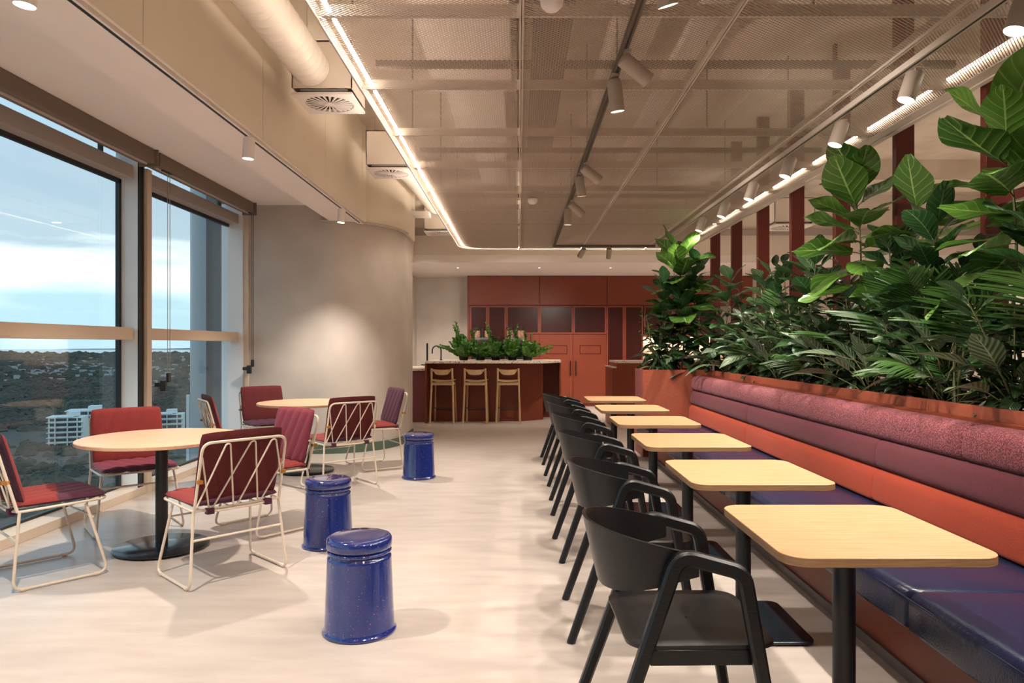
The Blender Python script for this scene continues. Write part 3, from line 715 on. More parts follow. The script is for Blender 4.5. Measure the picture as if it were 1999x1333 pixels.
tag(MB().box(cx_(952)-.01, cx_(1053)+.005, CY-.38, CY+.38, .9, .945).build('back_worktop', M_terrazzo, bevel=.003), 'pale stone worktop under the coffee machines', 'worktop')
tag(MB().box(cx_(1257), cx_(1470), CY+.33, CY+.38, .9, cz_(655)).build('splashback', M_splash), 'speckled stone splashback lit from above', 'splashback')
ld = bpy.data.lights.new('splash_light', 'AREA'); ld.shape = 'RECTANGLE'; ld.size = 1.6; ld.size_y = .04; ld.energy = 14; ld.color = WARM
lo = bpy.data.objects.new('splash_light', ld); COL.objects.link(lo); lo.location = (cx_(1330), CY+.22, cz_(655)-.02)
struct(MB().box(cx_(917), cx_(1470), CY+.02, CY+.3, 0, .06).build('baseboard_kitchen', M_terradark))
struct(MB().box(cx_(915)-.03, cx_(915)+.02, CY-.01, CY+.38, 0, 2.86).build('trim_8', M_terradark))
struct(MB().box(cx_(1470), XR, CY+.2, CY+.4, 0, 2.86).build('wall_back_right', M_plaster))

# coffee machines
M_beans = mat('coffee_beans', (92, 58, 40), .6, col2=(190, 150, 120), cscale=40)
M_jar = mat('pale_jar_label', (206, 176, 160), .3)
def coffee(px, lab, yy=15.2):
    k = yy/1380; x = (px-1013)*k
    r = thing('coffee_machine', lab, 'coffee machine', (x, yy, .945))
    MB().box(-.2, .2, -.24, .24, 0, .52).build('body', M_black, r, bevel=.012)
    MB().box(-.17, .17, -.265, -.24, .28, .46).build('touch_panel', M_glassdark, r, bevel=.004)
    MB().box(-.17, .17, -.33, -.24, .01, .05).build('drip_tray', M_chrome, r, bevel=.004)
    MB().tube([(0, -.28, .30), (0, -.28, .22)], .02, 10).box(-.06, .06, -.31, -.24, .27, .33).build('spout', M_chrome, r)
    MB().box(-.2, .2, -.2, .2, .52, .56).build('top_tray', M_chrome, r)
    for sx in (-.115, .115):
        h_ = MB().lathe([(.075, .56), (.082, .6), (.085, .74), (.085, .76)], sx, 0, 24).build('bean_hopper', M_clear, r, smooth=True, angle=40)
        MB().lathe([(.07, .565), (.078, .6), (.08, .71)], sx, 0, 20).build('beans', M_beans, h_)
        MB().lathe([(.088, .755), (.088, .775), (.02, .78)], sx, 0, 24).build('lid', M_black, h_)
    MB().box(-.02, .02, -.07, .07, .56, .76).build('divider', M_black, r)
coffee(942, 'black coffee machine with two bean hoppers, left one behind the plants')
coffee(1006, 'black coffee machine with two bean hoppers, right one behind the plants')

# ------------------------------------------------------------------ island
def ix(px, y): return (px-1013)/1380*y
isl = thing('kitchen_island', 'faceted terracotta kitchen island with an overhanging pale stone top', 'island', (0, 12.4, 0))
def P_(pts): return [(x, y-12.4) for x, y in pts]
f0 = ix(838, 12.5)
front = [(ix(831, 12.36), 12.36), (ix(838, 12.36), 12.36), (ix(838, 12.36), 12.5), (ix(1018, 12.5), 12.5), (ix(1060, 12.72), 12.78), (ix(1062, 13.0), 13.2), (ix(1062, 13.0), 13.5), (ix(831, 12.36), 13.5)]
MB().prism(P_(front), 0, 1.03).build('body', M_terra, isl)
MB().box(ix(1062, 13)+.0, ix(1093, 13.25), 13.22-12.4, 13.26-12.4, 0, 1.03).build('end_panel', M_terradark, isl)
MB().box(ix(1093, 13.25)-.03, ix(1093, 13.25), 12.95-12.4, 13.26-12.4, 0, 1.03).build('end_panel', M_terra, isl)
topp = [(ix(829, 12.12), 12.14), (ix(1060, 12.2), 12.14), (ix(1096, 12.6), 12.7), (ix(1094, 13.4), 13.5), (ix(829, 12.12), 13.5)]
MB().prism(P_(topp), 1.03, 1.07).build('worktop', M_terrazzo, isl, bevel=.003)
MB().box(ix(829, 12.12), ix(829, 12.12)+.03, 12.14-12.4, 12.36-12.4, .0, 1.03).build('end_panel', M_terra, isl)
lc = thing('low_counter', 'lower plum-red counter with stone top left of the island', 'counter', (0, 12.36, 0))
MB().box(-2.29, ix(831, 12.36)-.002, 0, 1.4, 0, .895).build('body', M_plum, lc)
MB().box(-2.29, ix(831, 12.36)-.002, -.03, 1.4, .895, .935).build('worktop', M_terrazzo, lc, bevel=.003)
# faucets
def faucet(px, y, h, lab, straight):
    x = ix(px, y); zb = 1.07 if x > ix(831, 12.36) else .935; r = thing('tap', lab, 'tap', (x, y, zb)); top_ = h-zb
    if straight:
        MB().lathe([(.022, 0), (.022, .02), (.015, .03)], 0, 0, 16).build('base', M_black, r); MB().tube([(0, 0, .02), (0, 0, top_)], .017, 12).build('spout', M_black, r, smooth=True)
        MB().tube([(0, 0, .05), (-.11, 0, .05)], .01, 10).build('lever', M_black, r)
    else:
        MB().lathe([(.024, 0), (.024, .015), (.016, .02)], 0, 0, 16).build('base', M_black, r)
        p = [(0, 0, .01), (0, 0, top_-.09)]+[(-.08+.08*math.cos(a), 0, top_-.09+.08*math.sin(a)) for a in [PI*i/10 for i in range(1, 11)]]+[(-.16, 0, top_-.15)]
        MB().tube(p, .012, 12).build('spout', M_black, r, smooth=True)
faucet(834, 12.9, 1.38, 'straight slim black tap at the left end of the island', True)
faucet(861, 12.9, 1.34, 'arched black tap on the island', False)
# second counter and stepped end at right
c2 = thing('stepped_counter', 'stepped terracotta counter with stone top behind the planter end', 'counter', (0, 11.6, 0))
MB().box(ix(1204, 11.6), 4.2, 0, .9, 0, 1.05).build('body', M_terra, c2); MB().box(ix(1203, 11.6), 4.2, -.01, .9, 1.05, 1.085).build('worktop', M_terrazzo, c2, bevel=.002)
MB().box(ix(1195, 11.6), ix(1204, 11.6), 0, .9, 0, .97).build('lower_body', M_terra, c2); MB().box(ix(1194, 11.6), ix(1203.5, 11.6), -.01, .9, .97, .99).build('lower_worktop', M_terrazzo, c2)

# globe pendant
gp = thing('globe_pendant', 'smoked glass globe lamp glowing beside the planter foliage', 'pendant lamp', (ix(1316, 12.3), 12.3, H+117*12.3/1380))
g_ = MB().lathe([(.135*math.sin(PI*i/16)+.001, -.135*math.cos(PI*i/16)) for i in range(17)], 0, 0, 32).build('globe', M_smoke, gp, smooth=True)
MB().lathe([(.03*math.sin(PI*i/8)+.001, -.03*math.cos(PI*i/8)) for i in range(9)], 0, 0, 16).build('bulb', M_bulb, gp, smooth=True)
MB().tube([(0, 0, .13), (0, 0, SL-gp.location.z)], .004, 6).build('cord', M_black, gp)

# ------------------------------------------------------------------ bar stools
def make_barstool():
    r = thing('bar_stool', None, 'bar stool')
    # local: faces +Y, rear (towards camera) at -Y
    for s in (-1, 1):
        MB().bar([(s*.205, -.2, 0), (s*.18, -.165, .70), (s*.177, -.2, .945)], (1, 0, 0), .032, .036).build('leg', M_beech, r, smooth=True, angle=40)
        MB().bar([(s*.19, .2, 0), (s*.168, .155, .70)], (1, 0, 0), .03, .034).build('leg', M_beech, r, smooth=True, angle=40)
        MB().bar([(s*.176, -.17, .685), (s*.168, .155, .685)], (1, 0, 0), .022, .05).build('side_rail', M_beech, r)
        MB().tube([(s*.196, -.18, .25), (s*.185, .18, .25)], .007, 8).build('footrest', M_black, r)
    MB().box(-.17, .17, -.19, -.165, .66, .71).build('rear_rail', M_beech, r); MB().box(-.17, .17, .145, .165, .66, .71).build('front_rail', M_beech, r)
    MB().tube([(-.196, -.18, .27), (.196, -.18, .27)], .007, 8).tube([(-.188, .185, .21), (.188, .185, .21)], .007, 8).build('footrest', M_black, r)
    G = []
    for zt_, off in ((.72, 0), (.735, 0)):
        pass
    for layer in (1, 0):
        rows = []
        for i in range(9):
            v = -.2+.4*i/8; rows.append([(-.19+.38*j/10, v, .718+.018*layer+.018*((j-5)/5)**2) for j in range(11)])
        G.append(rows)
    sb = MB(); sb.grid(G[0]); sb.grid([list(reversed(q)) for q in G[1]])
    def rim(rows): return [p for p in rows[0]]+[q[-1] for q in rows[1:]]+list(reversed(rows[-1]))[1:]+[q[0] for q in reversed(rows[1:-1])]
    sb.grid([rim(G[1]), rim(G[0])], 0, True); sb.build('seat', M_beech, r, smooth=True, angle=40)
    bk = MB(); F = []; B = []
    for i in range(13):
        u = -1+2*i/12; x = u*.165; c = -.175-.035*(1-u*u); lo_ = .835+.055*abs(u)**3+(.0 if abs(u) < .8 else .02); zt2 = .935-.012*(1-u*u)
        F.append([(x, c-.008+.0*z, z) for z in (lo_, (lo_+zt2)/2, zt2)]); B.append([(x, c+.006, z) for z in (lo_, (lo_+zt2)/2, zt2)])
    ring = [[*F[i], *reversed(B[i])] for i in range(13)]
    bk.grid(ring, 0, True); bk.f.append(tuple(range(6))); bk.m.append(0); n0 = 12*6; bk.f.append(tuple(reversed(range(n0, n0+6)))); bk.m.append(0)
    bk.build('backrest', M_beech, r, smooth=True, angle=50, fixn=True)
    return r
bs = make_barstool(); kk = {}
def kidmap(root):
    d = {root: children(root)}
    for c in d[root]: d.update(kidmap(c))
    return d
km = kidmap(bs)
for i, (px, rz, lb) in enumerate(((865, -.06, 'pale wooden bar stool at the island, left one of three'), (929, -.05, 'pale wooden bar stool at the island, middle one of three'), (993, -.04, 'pale wooden bar stool at the island, right one of three'))):
    o = bs if i == 0 else copy_tree(bs, km); o.location = (ix(px, 12.15), 12.25, 0); o.rotation_euler = (0, 0, rz); tag(o, lb, 'bar stool', 'bar stools at the island')

# ------------------------------------------------------------------ blue drum stools
def make_drum():
    r = thing('drum_stool', None, 'stool')
    MB().lathe([(.166, 0), (.172, .004), (.174, .010), (.170, .016), (.165, .022), (.163, .03), (.150, .345), (.1495, .352), (.146, .358), (.141, .362), (.140, .372), (.150, .376), (.151, .382), (.146, .388), (.1, .39)], 0, 0, 72).build('drum', M_blue, r, smooth=True, angle=60)
    MB().lathe([(.13, .385), (.140, .39), (.1505, .398), (.153, .405), (.153, .43), (.150, .440), (.143, .447), (.132, .450), (.05, .4475), (.0005, .447)], 0, 0, 72).build('seat_lid', M_blue, r, smooth=True, angle=60)
    return r
ds = make_drum(); km = kidmap(ds)
for i, (x, y, lb) in enumerate(((-.755, 3.35, 'speckled blue enamel drum stool nearest the camera'), (-1.29, 4.78, 'speckled blue enamel drum stool in the middle, beside the wire chairs'), (-1.02, 7.2, 'speckled blue enamel drum stool farthest from the camera'))):
    o = ds if i == 0 else copy_tree(ds, km); o.location = (x, y, 0); o.rotation_euler = (0, 0, i*1.3); tag(o, lb, 'stool', 'blue drum stools')

# ------------------------------------------------------------------ round tables
def make_round():
    r = thing('round_table', None, 'table')
    MB().lathe([(.495, .715), (.5, .719), (.5, .736), (.496, .74), (.001, .74)], 0, 0, 96).build('tabletop', [M_roundtop], r, smooth=True, angle=40)
    MB().lathe([(.038, .015), (.038, .70)], 0, 0, 32).build('column', M_black, r, smooth=True, angle=40)
    MB().lathe([(.12, .700), (.12, .714)], 0, 0, 32).build('mounting_plate', M_black, r)
    MB().lathe([(.288, .012), (.292, .016), (.292, .022), (.286, .027), (.05, .029), (.001, .029)], 0, 0, 72).build('base', M_blackgloss, r, smooth=True, angle=50)
    for a in range(4): MB().lathe([(.02, 0), (.02, .013)], .23*math.cos(a*PI/2+.5), .23*math.sin(a*PI/2+.5), 12).build('glide', M_black, r)
    return r
rt = make_round(); km = kidmap(rt)
for i, (x, y, lb) in enumerate(((-2.37, 4.69, 'round pale-topped pedestal table nearer the camera'), (-2.27, 7.54, 'round pale-topped pedestal table farther off by the rounded wall'))):
    o = rt if i == 0 else copy_tree(rt, km); o.location = (x, y, 0); tag(o, lb, 'table', 'round tables by the windows')

# ------------------------------------------------------------------ wire chairs (local: faces +Y)
def pad(w_, h_, th, nch, mfun, slant=0.25, nu=26, nv=20):
    """cushion in xy plane centred, thickness along z, channels along y slanted"""
    mb = MB()
    def prof(u, v):
        e = min(1, (1-abs(u)**8))*min(1, (1-abs(v)**8)); e = max(0, e)**.5
        c = abs(math.sin(PI*((u*.5+.5)*nch+slant*v*nch*.5))); return e*(.55+.45*c**.55)
    for sgn in (1, -1):
        rows = []
        for j in range(nv+1):
            v = -1+2*j/nv; vv = math.copysign(abs(v)**.9, v); row = []
            for i in range(nu*2+1):
                u = -1+i/nu; rr = (1-.04*abs(v)**6); row.append((u*w_/2*rr, vv*h_/2*(1-.04*abs(u)**6), sgn*prof(u, v)*th/2*(1 if sgn > 0 else .8)))
            rows.append(row if sgn > 0 else list(reversed(row)))
        nn = nu*2
        mb.grid(rows, (lambda i, j, sg=sgn: mfun((j+.5)/nn*2-1 if sg > 0 else 1-(j+.5)/nn*2, (i+.5)/nv*2-1, sg, nch)))
    return mb
def make_wire(mb_f, ms_f, mats_b, mats_s, lab):
    r = thing('wire_chair', lab, 'chair', group='padded wire chairs')
    R = .0085; W = .255; zf = .43
    fr = MB()
    # sled sides
    for s in (-1, 1):
        p = rpath([(s*.235, .13, zf-.008), (s*.285, .235, .012), (s*.285, -.24, .012), (s*.25, -.20, zf)], [0, .05, .05, 0], 6)
        sd = MB().tube(p, R, 8).build('sled_leg', M_wire, r, smooth=True)
        for y in (.17, -.19): MB().tube([(s*.285, y-.014, .0115), (s*.285, y+.014, .0115)], .0115, 8).build('floor_glide', M_wire, sd)
    # seat ring
    MB().tube(rpath([(W, -.21, zf), (W, .24, zf+.012), (-W, .24, zf+.012), (-W, -.21, zf)], [.04, .06, .06, .04], 6, True), .0075, 8, True).build('seat_frame', M_wire, r, smooth=True)
    g = MB()
    for q in range(6): x = -.2+q*.08; g.tube([(x, -.2, zf-.004), (x, .235, zf+.006)], .0035, 6)
    g.build('seat_wires', M_wire, r, smooth=True)
    MB().tube([(-.27, -.215, .27), (.27, -.215, .27)], .007, 8).build('stretcher', M_wire, r, smooth=True)
    MB().tube([(-.245, .165, .34), (.245, .165, .34)], .006, 8).build('stretcher', M_wire, r, smooth=True)
    # back frame: leaning plane
    def BP(x, t, off=0):  # t 0..1 up
        return (x, -.21-.10*t-off, zf+.385*t+.0)
    MB().tube(rpath([BP(W-.005, 0), BP(W-.012, 1), BP(-W+.012, 1), BP(-W+.005, 0)], [0, .055, .055, 0], 7), R, 8).build('back_frame', M_wire, r, smooth=True)
    MB().tube([(W-.006, -.212, zf+.005), (.12, -.222, zf-.012), (-.12, -.222, zf-.012), (-W+.006, -.212, zf+.005)], .0075, 8).build('back_rail', M_wire, r, smooth=True)
    z = []; nz_ = 4; tops = [(-.225+.45*k/nz_) for k in range(nz_+1)]
    pts_ = [BP(-W+.012, .45, .008)]
    seq = []
    for k in range(nz_):
        x0 = -.235+k*.125; seq += [(x0+.075, .01), (x0+.115, .96)] if False else []
    zz = [(-.235, .72), (-.165, .03), (-.10, .96), (-.035, .03), (.03, .96), (.095, .03), (.16, .96), (.235, .25)]
    zz = [(-.240, .80), (-.172, .02), (-.150, .02), (.030, .965), (.055, .965), (.112, .03), (.134, .03), (.243, .60)]
    zz2 = [(-.245, .06), (-.118, .965), (-.095, .965), (-.036, .02), (-.012, .02), (.150, .965), (.175, .965), (.241, .35)]
    for q in (zz, zz2): MB().tube(rpath([BP(x, t, .004 if q is zz else .012) for x, t in q], .02, 4), .005, 6).build('zigzag_wire', M_wire, r, smooth=True)
    # cushions
    sp_ = pad(.50, .47, .055, 5, ms_f); so = sp_.build('seat_cushion', mats_s, r, smooth=True, angle=70); so.location = (0, .015, zf+.034)
    bp_ = pad(.485, .42, .05, 5, mb_f); bo = bp_.build('back_cushion', mats_b, r, smooth=True, angle=70)
    th = math.atan2(.10, .385)
    # local pad: x across, y up the back, z = front normal (+Y)
    Mx = Matrix(((1, 0, 0), (0, -math.sin(th), math.cos(th)), (0, math.cos(th), math.sin(th)))).to_4x4()
    bo.matrix_local = Matrix.Translation((0, -.21-.10*.55+.04, zf+.385*.53+.03)) @ Mx
    for s in (-1, 1):
        MB().box(s*.243-.012, s*.243+.012, -.285, -.245, zf+.16, zf+.18).build('tie_tab', M_brass, r)
        MB().box(s*.17-.02, s*.17+.02, -.24, -.205, zf-.022, zf+.01).build('strap', M_purple, r)
    return r
def allm(k): return lambda u, v, s, n: k
def fb(u, v, s, n): return 0 if s > 0 else 1            # front / back
def seat2(u, v, s, n):                                    # staggered two-tone seat
    ch = int((u*.5+.5)*n); th_ = .15-.18*(ch % 2)*0-.12*ch+.2
    return (0 if v < th_ else 1) if s > 0 else 1
def seatside(u, v, s, n): return 0 if s > 0 and abs(v) < .93 else 1
chairs = [
 ((-2.80, 4.20), (.66, .75), fb, seat2, [M_red, M_purple], [M_red, M_purple], 'padded wire chair at the left edge of view with plum and red cushions'),
 ((-2.85, 5.24), (.64, -.77), fb, seatside, [M_red, M_purple], [M_mauve, M_purple], 'padded wire chair with brick red back between the near round table and the window'),
 ((-1.77, 4.22), (-.73, .69), fb, seatside, [M_maroon, M_maroon], [M_red, M_purple], 'padded wire chair nearest the camera with its zigzag back turned to us'),
 ((-1.89, 5.24), (-.63, -.77), fb, allm(0), [M_mauve, M_purple], [M_red, M_red], 'padded wire chair with mauve channelled back behind the middle blue stool'),
 ((-2.80, 7.00), (.82, .57), fb, seat2, [M_red, M_maroon], [M_red, M_purple], 'padded wire chair by the window seen edge-on, left of the far round table'),
 ((-2.86, 8.10), (.62, -.78), fb, allm(0), [M_maroon, M_maroon], [M_purple, M_purple], 'padded wire chair with dark maroon back in the corner by the rounded wall'),
 ((-1.73, 6.80), (-.66, .75), fb, seatside, [M_maroon, M_maroon], [M_red, M_purple], 'padded wire chair with its zigzag back to us at the far round table'),
 ((-1.62, 7.86), (-.86, -.52), fb, seatside, [M_purple, M_purple], [M_red, M_maroon], 'padded wire chair with plum back right of the far round table'),
]
for (x, y), (fx, fy), fbk, fst, mbk, mst, lab in chairs:
    c = make_wire(fbk, fst, mbk, mst, lab); c.location = (x, y, 0); c.rotation_euler = (0, 0, math.atan2(-fx, fy))

# ------------------------------------------------------------------ square tables
def make_square():
    r = thing('cafe_table', None, 'table')
    MB().prism(rrect(-.32, .32, -.34, .34, .075, 8), .712, .74, 0, 1).build('tabletop', [M_oak, M_oakedge], r, bevel=.0025)
    MB().lathe([(.036, .012), (.036, .70)], 0, 0, 32).build('column', M_black, r, smooth=True, angle=40)
    MB().prism(rrect(-.12, .12, -.12, .12, .01, 2), .70, .712).build('mounting_plate', M_black, r)
    MB().prism(rrect(-.25, .25, -.26, .26, .05, 6), .008, .020).build('base', M_blackgloss, r, bevel=.003)
    for sx in (-1, 1):
        for sy in (-1, 1): MB().lathe([(.018, 0), (.018, .009)], sx*.2, sy*.2, 12).build('glide', M_black, r)
    return r
st = make_square(); km = kidmap(st)
for i, y in enumerate((2.36, 3.42, 4.55, 5.72, 6.86, 8.06)):
    o = st if i == 0 else copy_tree(st, km); o.location = (1.085, y, 0)
    tag(o, '%s oak-topped square cafe table from the camera along the banquette' % ('first', 'second', 'third', 'fourth', 'fifth', 'sixth and last')[i], 'table', 'square tables along the banquette')

# ------------------------------------------------------------------ black armchairs (local: faces +X)
def make_arm():
    r = thing('black_armchair', None, 'chair')
    for s in (-1, 1):
        y0, y1 = s*.262, s*.245
        p = rpath([(-.345, s*.275, 0), (-.088, y1, .722), (.108, y1, .668), (.222, s*.27, 0)], [0, .055, .06, 0], 7)
        n = len(p); hh = []
        for q in p: hh.append(.046 if q.z > .25 else .046-.010*(1-q.z/.25))
        MB().bar(p, (0, 1, 0), .036, hh, cham=.22).build('arm_frame', M_chairblack, r, smooth=True, angle=40)
    # curved back shell
    rows = []; NU = 36
    for i in range(NU+1):
        t = -1+2*i/NU; a = t*PI/2
        ca = max(0, math.cos(a)); x = -.02-.275*ca**.78 if ca > 0 else -.02; y = .222*math.copysign(abs(math.sin(a))**.9, a)
        e = abs(t); zt_ = .787-.068*e**1.9; zb = .575+.075*e**2.6
        zb = min(zb, zt_-.025)
        nrm = Vector((-.75*ca-.15, math.copysign(.9*abs(math.sin(a)), a)+0, 0)).normalized()
        col = []
        for k in range(6):
            z = zb+(zt_-zb)*k/5; f = (z-.585)/.19; off = .045*f*(1-e**2)+.006
            col.append((x+nrm.x*off, y+nrm.y*off, z))
        col2 = []
        for k in range(5, -1, -1):
            z = zb+(zt_-zb)*k/5; f = (z-.585)/.19; off = .045*f*(1-e**2)-.006
            col2.append((x+nrm.x*off, y+nrm.y*off, z))
        rows.append(col+col2)
    sh = MB(); sh.grid(rows, 0, True); sh.f.append(tuple(range(12))); sh.m.append(0); sh.f.append(tuple(reversed(range(NU*12, NU*12+12)))); sh.m.append(0)
    sh.build('back_shell', M_chairblack, r, smooth=True, angle=50, fixn=True)
    # seat: dished ply
    top_, bot = [], []
    n = 12
    sb = MB(); out_ = rrect(-.235, .225, -.235, .235, .07, 6)
    rings = []
    for k, sc_ in enumerate((1.0, .97, .8, .55, .3, .02)):
        rings.append([(px*sc_-.002, py*sc_, .452-.010*(1-sc_**2)*(1 if k else 1)+(.0 if k else -.006)) for px, py in out_])
    sb.grid([[(px, py, .434) for px, py in out_]]+rings, 0, True)
    sb.f.append(tuple(reversed(range(len(out_))))); sb.m.append(0)
    sb.build('seat', M_seatblack, r, smooth=True, angle=50, fixn=True)
    MB().box(-.17, .165, -.235, -.21, .385, .433).box(-.17, .165, .21, .235, .385, .433).box(-.17, -.14, -.21, .21, .385, .433).box(.135, .165, -.21, .21, .385, .433).build('seat_frame', M_chairblack, r, bevel=.003)
    return r
ac = make_arm(); km = kidmap(ac)
for i, (x, y, rz) in enumerate(((.56, 2.36, .02), (.585, 3.47, -.02), (.60, 4.66, .03), (.615, 5.86, -.02), (.62, 7.02, .02), (.615, 8.22, 0))):
    o = ac if i == 0 else copy_tree(ac, km); o.location = (x, y, 0); o.rotation_euler = (0, 0, rz)
    tag(o, '%s black wooden armchair from the camera, facing the oak tables' % ('first and largest', 'second', 'third', 'fourth', 'fifth', 'sixth and farthest')[i], 'chair', 'black armchairs at the oak tables')

# ------------------------------------------------------------------ banquette
bq = thing('banquette', 'long fixed banquette with navy seat and rust, maroon and pink tweed back rolls', 'bench seat', (1.4, 0, 0))
def roll(prof, y0, y1, name, m, puff=.012, org=1.4):
    n = max(4, int((y1-y0)/.12)); cx = sum(p[0] for p in prof)/len(prof); cz = sum(p[1] for p in prof)/len(prof); rows = []
    yy = [(y0, .90), (y0+.006, .96), (y0+.022, 1.0)]+[(y0+.022+(y1-y0-.044)*k/n, 1.0) for k in range(1, n)]+[(y1-.022, 1.0), (y1-.006, .96), (y1, .90)]
    for y, s in yy:
        s2 = s+(.006*math.sin(y*9.1)+.004*math.sin(y*23)) if puff and s == 1 else s
        rows.append([(cx+(p[0]-cx)*s2-org, y, cz+(p[1]-cz)*s2) for p in prof])
    mb = MB(); mb.grid(rows, 0, True); k = len(prof); mb.f.append(tuple(range(k))); mb.m.append(0); o = (len(rows)-1)*k; mb.f.append(tuple(reversed(range(o, o+k)))); mb.m.append(0)
    return mb.build(name, m, bq, smooth=True, angle=60, fixn=True)
def rp(pts, r, n=6): return [(p.x, p.z) for p in rpath([(a, 0, b_) for a, b_ in pts], r, n, True)]
seatp = rp([(1.41, .31), (2.14, .31), (2.14, .445), (1.41, .455)], [.015, .01, .01, .05])
for y0, y1 in ((-1.5, .3), (.3, 2.58), (2.58, 4.86), (4.86, 7.14), (7.14, 8.48)): roll(seatp, y0, y1, 'seat_cushion', M_navyleather)
MB().tube([(1.416-1.4, -1.5, .425), (1.416-1.4, 8.47, .425)], .005, 8).build('piping', M_navyleather, bq, smooth=True)
op = rp([(2.03, .45), (2.2, .45), (2.2, .64), (2.045, .635)], [.03, .01, .02, .06])
mp_ = rp([(2.045, .635), (2.2, .635), (2.2, .81), (2.06, .81)], [.06, .01, .02, .07])
tp = rp([(2.055, .805), (2.22, .805), (2.22, .985), (2.07, .975)], [.06, .02, .06, .085])
for y0, y1 in ((-1.5, 1.8), (1.8, 4.08), (4.08, 6.37), (6.37, 8.49)):
    roll(op, y0, y1, 'lower_back_roll', M_orangefab); roll(mp_, y0, y1, 'middle_back_roll', M_maroonfab)
for y0, y1 in ((-1.5, .9), (.9, 3.3), (3.3, 5.6), (5.6, 7.6), (7.6, 8.49)): roll(tp, y0, y1, 'top_back_roll', M_tweed)
MB().box(.11, .76, -1.5, 8.48, .12, .309).build('seat_base', M_terra, bq)
MB().box(.80, .84, -1.5, 8.49, .31, .99).build('back_board', M_terra, bq)
MB().box(.17, .72, -1.5, 8.48, 0, .12).build('kick', M_terra, bq)
MB().box(.16, .17, -1.5, 8.48, 0, .05).build('kick_strip', M_greyskirt, bq)

# ------------------------------------------------------------------ planter
pt = thing('tiled_planter', 'long terracotta mosaic planter box behind the banquette, turning at its far end', 'planter', (2.25, 0, 0))
def pb(x0, x1, y0, y1, z0, z1, n='side', m=M_tiles): return MB().box(x0-2.25, x1-2.25, y0, y1, z0, z1).build(n, m, pt)
pb(2.25, 2.275, -1.5, 8.5, 0, 1.05, 'front_side')
pb(2.84, 2.87, -1.5, 9.07, 0, 1.05, 'rear_side')
pb(1.49, 2.84, 9.04, 9.07, 0, 1.05, 'rear_side')
pb(1.49, 2.275, 8.5, 8.53, 0, 1.05, 'end_side')
pb(1.49, 1.515, 8.53, 9.04, 0, 1.05, 'end_side', M_plum)
pb(2.275, 2.84, -1.5, 9.04, .6, .99, 'soil', M_soil)
pb(1.515, 2.275, 8.53, 9.04, .6, .99, 'soil', M_soil)
tag(MB().box(2.262, 2.268, 8.2, 8.46, 1.051, 1.13).build('white_card', M_white), 'small white card standing on the planter edge at its far corner', 'card')

# posts
for i in range(8):
    y = 3.34+1.04*i; x = 2.92
    o = MB().box(-.07, .07, -.025, .035, 0, SL-.002).build('post_box', M_post, None, bevel=.003)
    o.name = 'red_post'; o.location = (x+.03, y, 0)
    tag(o, 'oxblood red post behind the planter, %s from the camera' % ('first, right of the view', 'second, cut by the right edge', 'third', 'fourth', 'fifth', 'sixth', 'seventh', 'eighth and farthest')[i], 'post', 'red posts behind the planter')
tag(MB().box(2.9, 2.94, 3.40, 4.35, 2.2, 2.26).build('red_rail', M_post), 'oxblood red rail joining the nearest post behind the leaves', 'rail')

# ------------------------------------------------------------------ leaves
def leaf(Lg, W_, shape, fold=.15, curl=.25, wave=0, ns=9, nc=4, pet=.0, seed=0, pr=.003):
    rnd = random.Random(seed); mb = MB(); rows = []; uvs = []
    for i in range(ns+1):
        t = i/ns; w_ = shape(t)*W_/2; x = pet+Lg*(t-.06*curl*t*t); zc = -curl*Lg*t*t*.6; row = []
        for j in range(nc+1):
            s = -1+2*j/nc; wv = wave*math.sin(t*9+s*2+seed)*abs(s)*W_
            row.append((x-abs(s)*0, s*w_, zc+fold*abs(s)*w_+wv))
        rows.append(row)
    mb.grid(rows)
    nleaf = len(mb.f)
    if pet:
        mb.tube([(0, 0, -pet*.12), (pet*.5, 0, 0), (pet+.01, 0, 0)], pr, 5, mi=1)
    me = mb.mesh('leaf', [None, M_stem] if False else [M_fig, M_stem], True)
    ul = me.uv_layers.new(name='UVMap')
    for p in me.polygons:
        for li in p.loop_indices:
            vi = me.loops[li].vertex_index
            if vi < (ns+1)*(nc+1): ul.data[li].uv = ((vi % (nc+1))/nc, (vi//(nc+1))/ns)
            else: ul.data[li].uv = (.1, .1)
    return me
def sh_fig(t): return max(.03, (math.sin(PI*min(1, t**.8*.93+.05))**.7)*(.62+.38*math.sin(PI*(t-.15)*.9)) if True else 0) if t < .985 else .12
def sh_ell(t): return max(.02, math.sin(PI*t)**.75)
def sh_lan(t): return max(.02, math.sin(PI*t**.8)**1.0)
def withm(me, m): me.materials[0] = m; return me
LEAF = {
 'fig': [withm(leaf(.36, .29, sh_fig, .12, c, .05, pet=.05, seed=k, ns=11, nc=6), M_fig) for k, c in enumerate((.2, .5, -.1))],
 'figd': [withm(leaf(.30, .20, sh_fig, .12, c, .05, pet=.04, seed=k+5, ns=10, nc=6), M_figd) for k, c in enumerate((.3, .6, .1))],
 'rub': [withm(leaf(.17, .08, sh_ell, .2, c, .01, pet=.03, seed=k+9), M_rub) for k, c in enumerate((.3, .7))],
 'cal': [withm(leaf(.30, .12, sh_lan, .15, c, .02, pet=.18, seed=k+20, ns=10), M_cal) for k, c in enumerate((.5, .8))],
 'sm': [withm(leaf(.12, .036, sh_lan, .15, c, 0, pet=.02, seed=k+30, ns=6, nc=2), M_sm) for k, c in enumerate((.4, .9))],
}
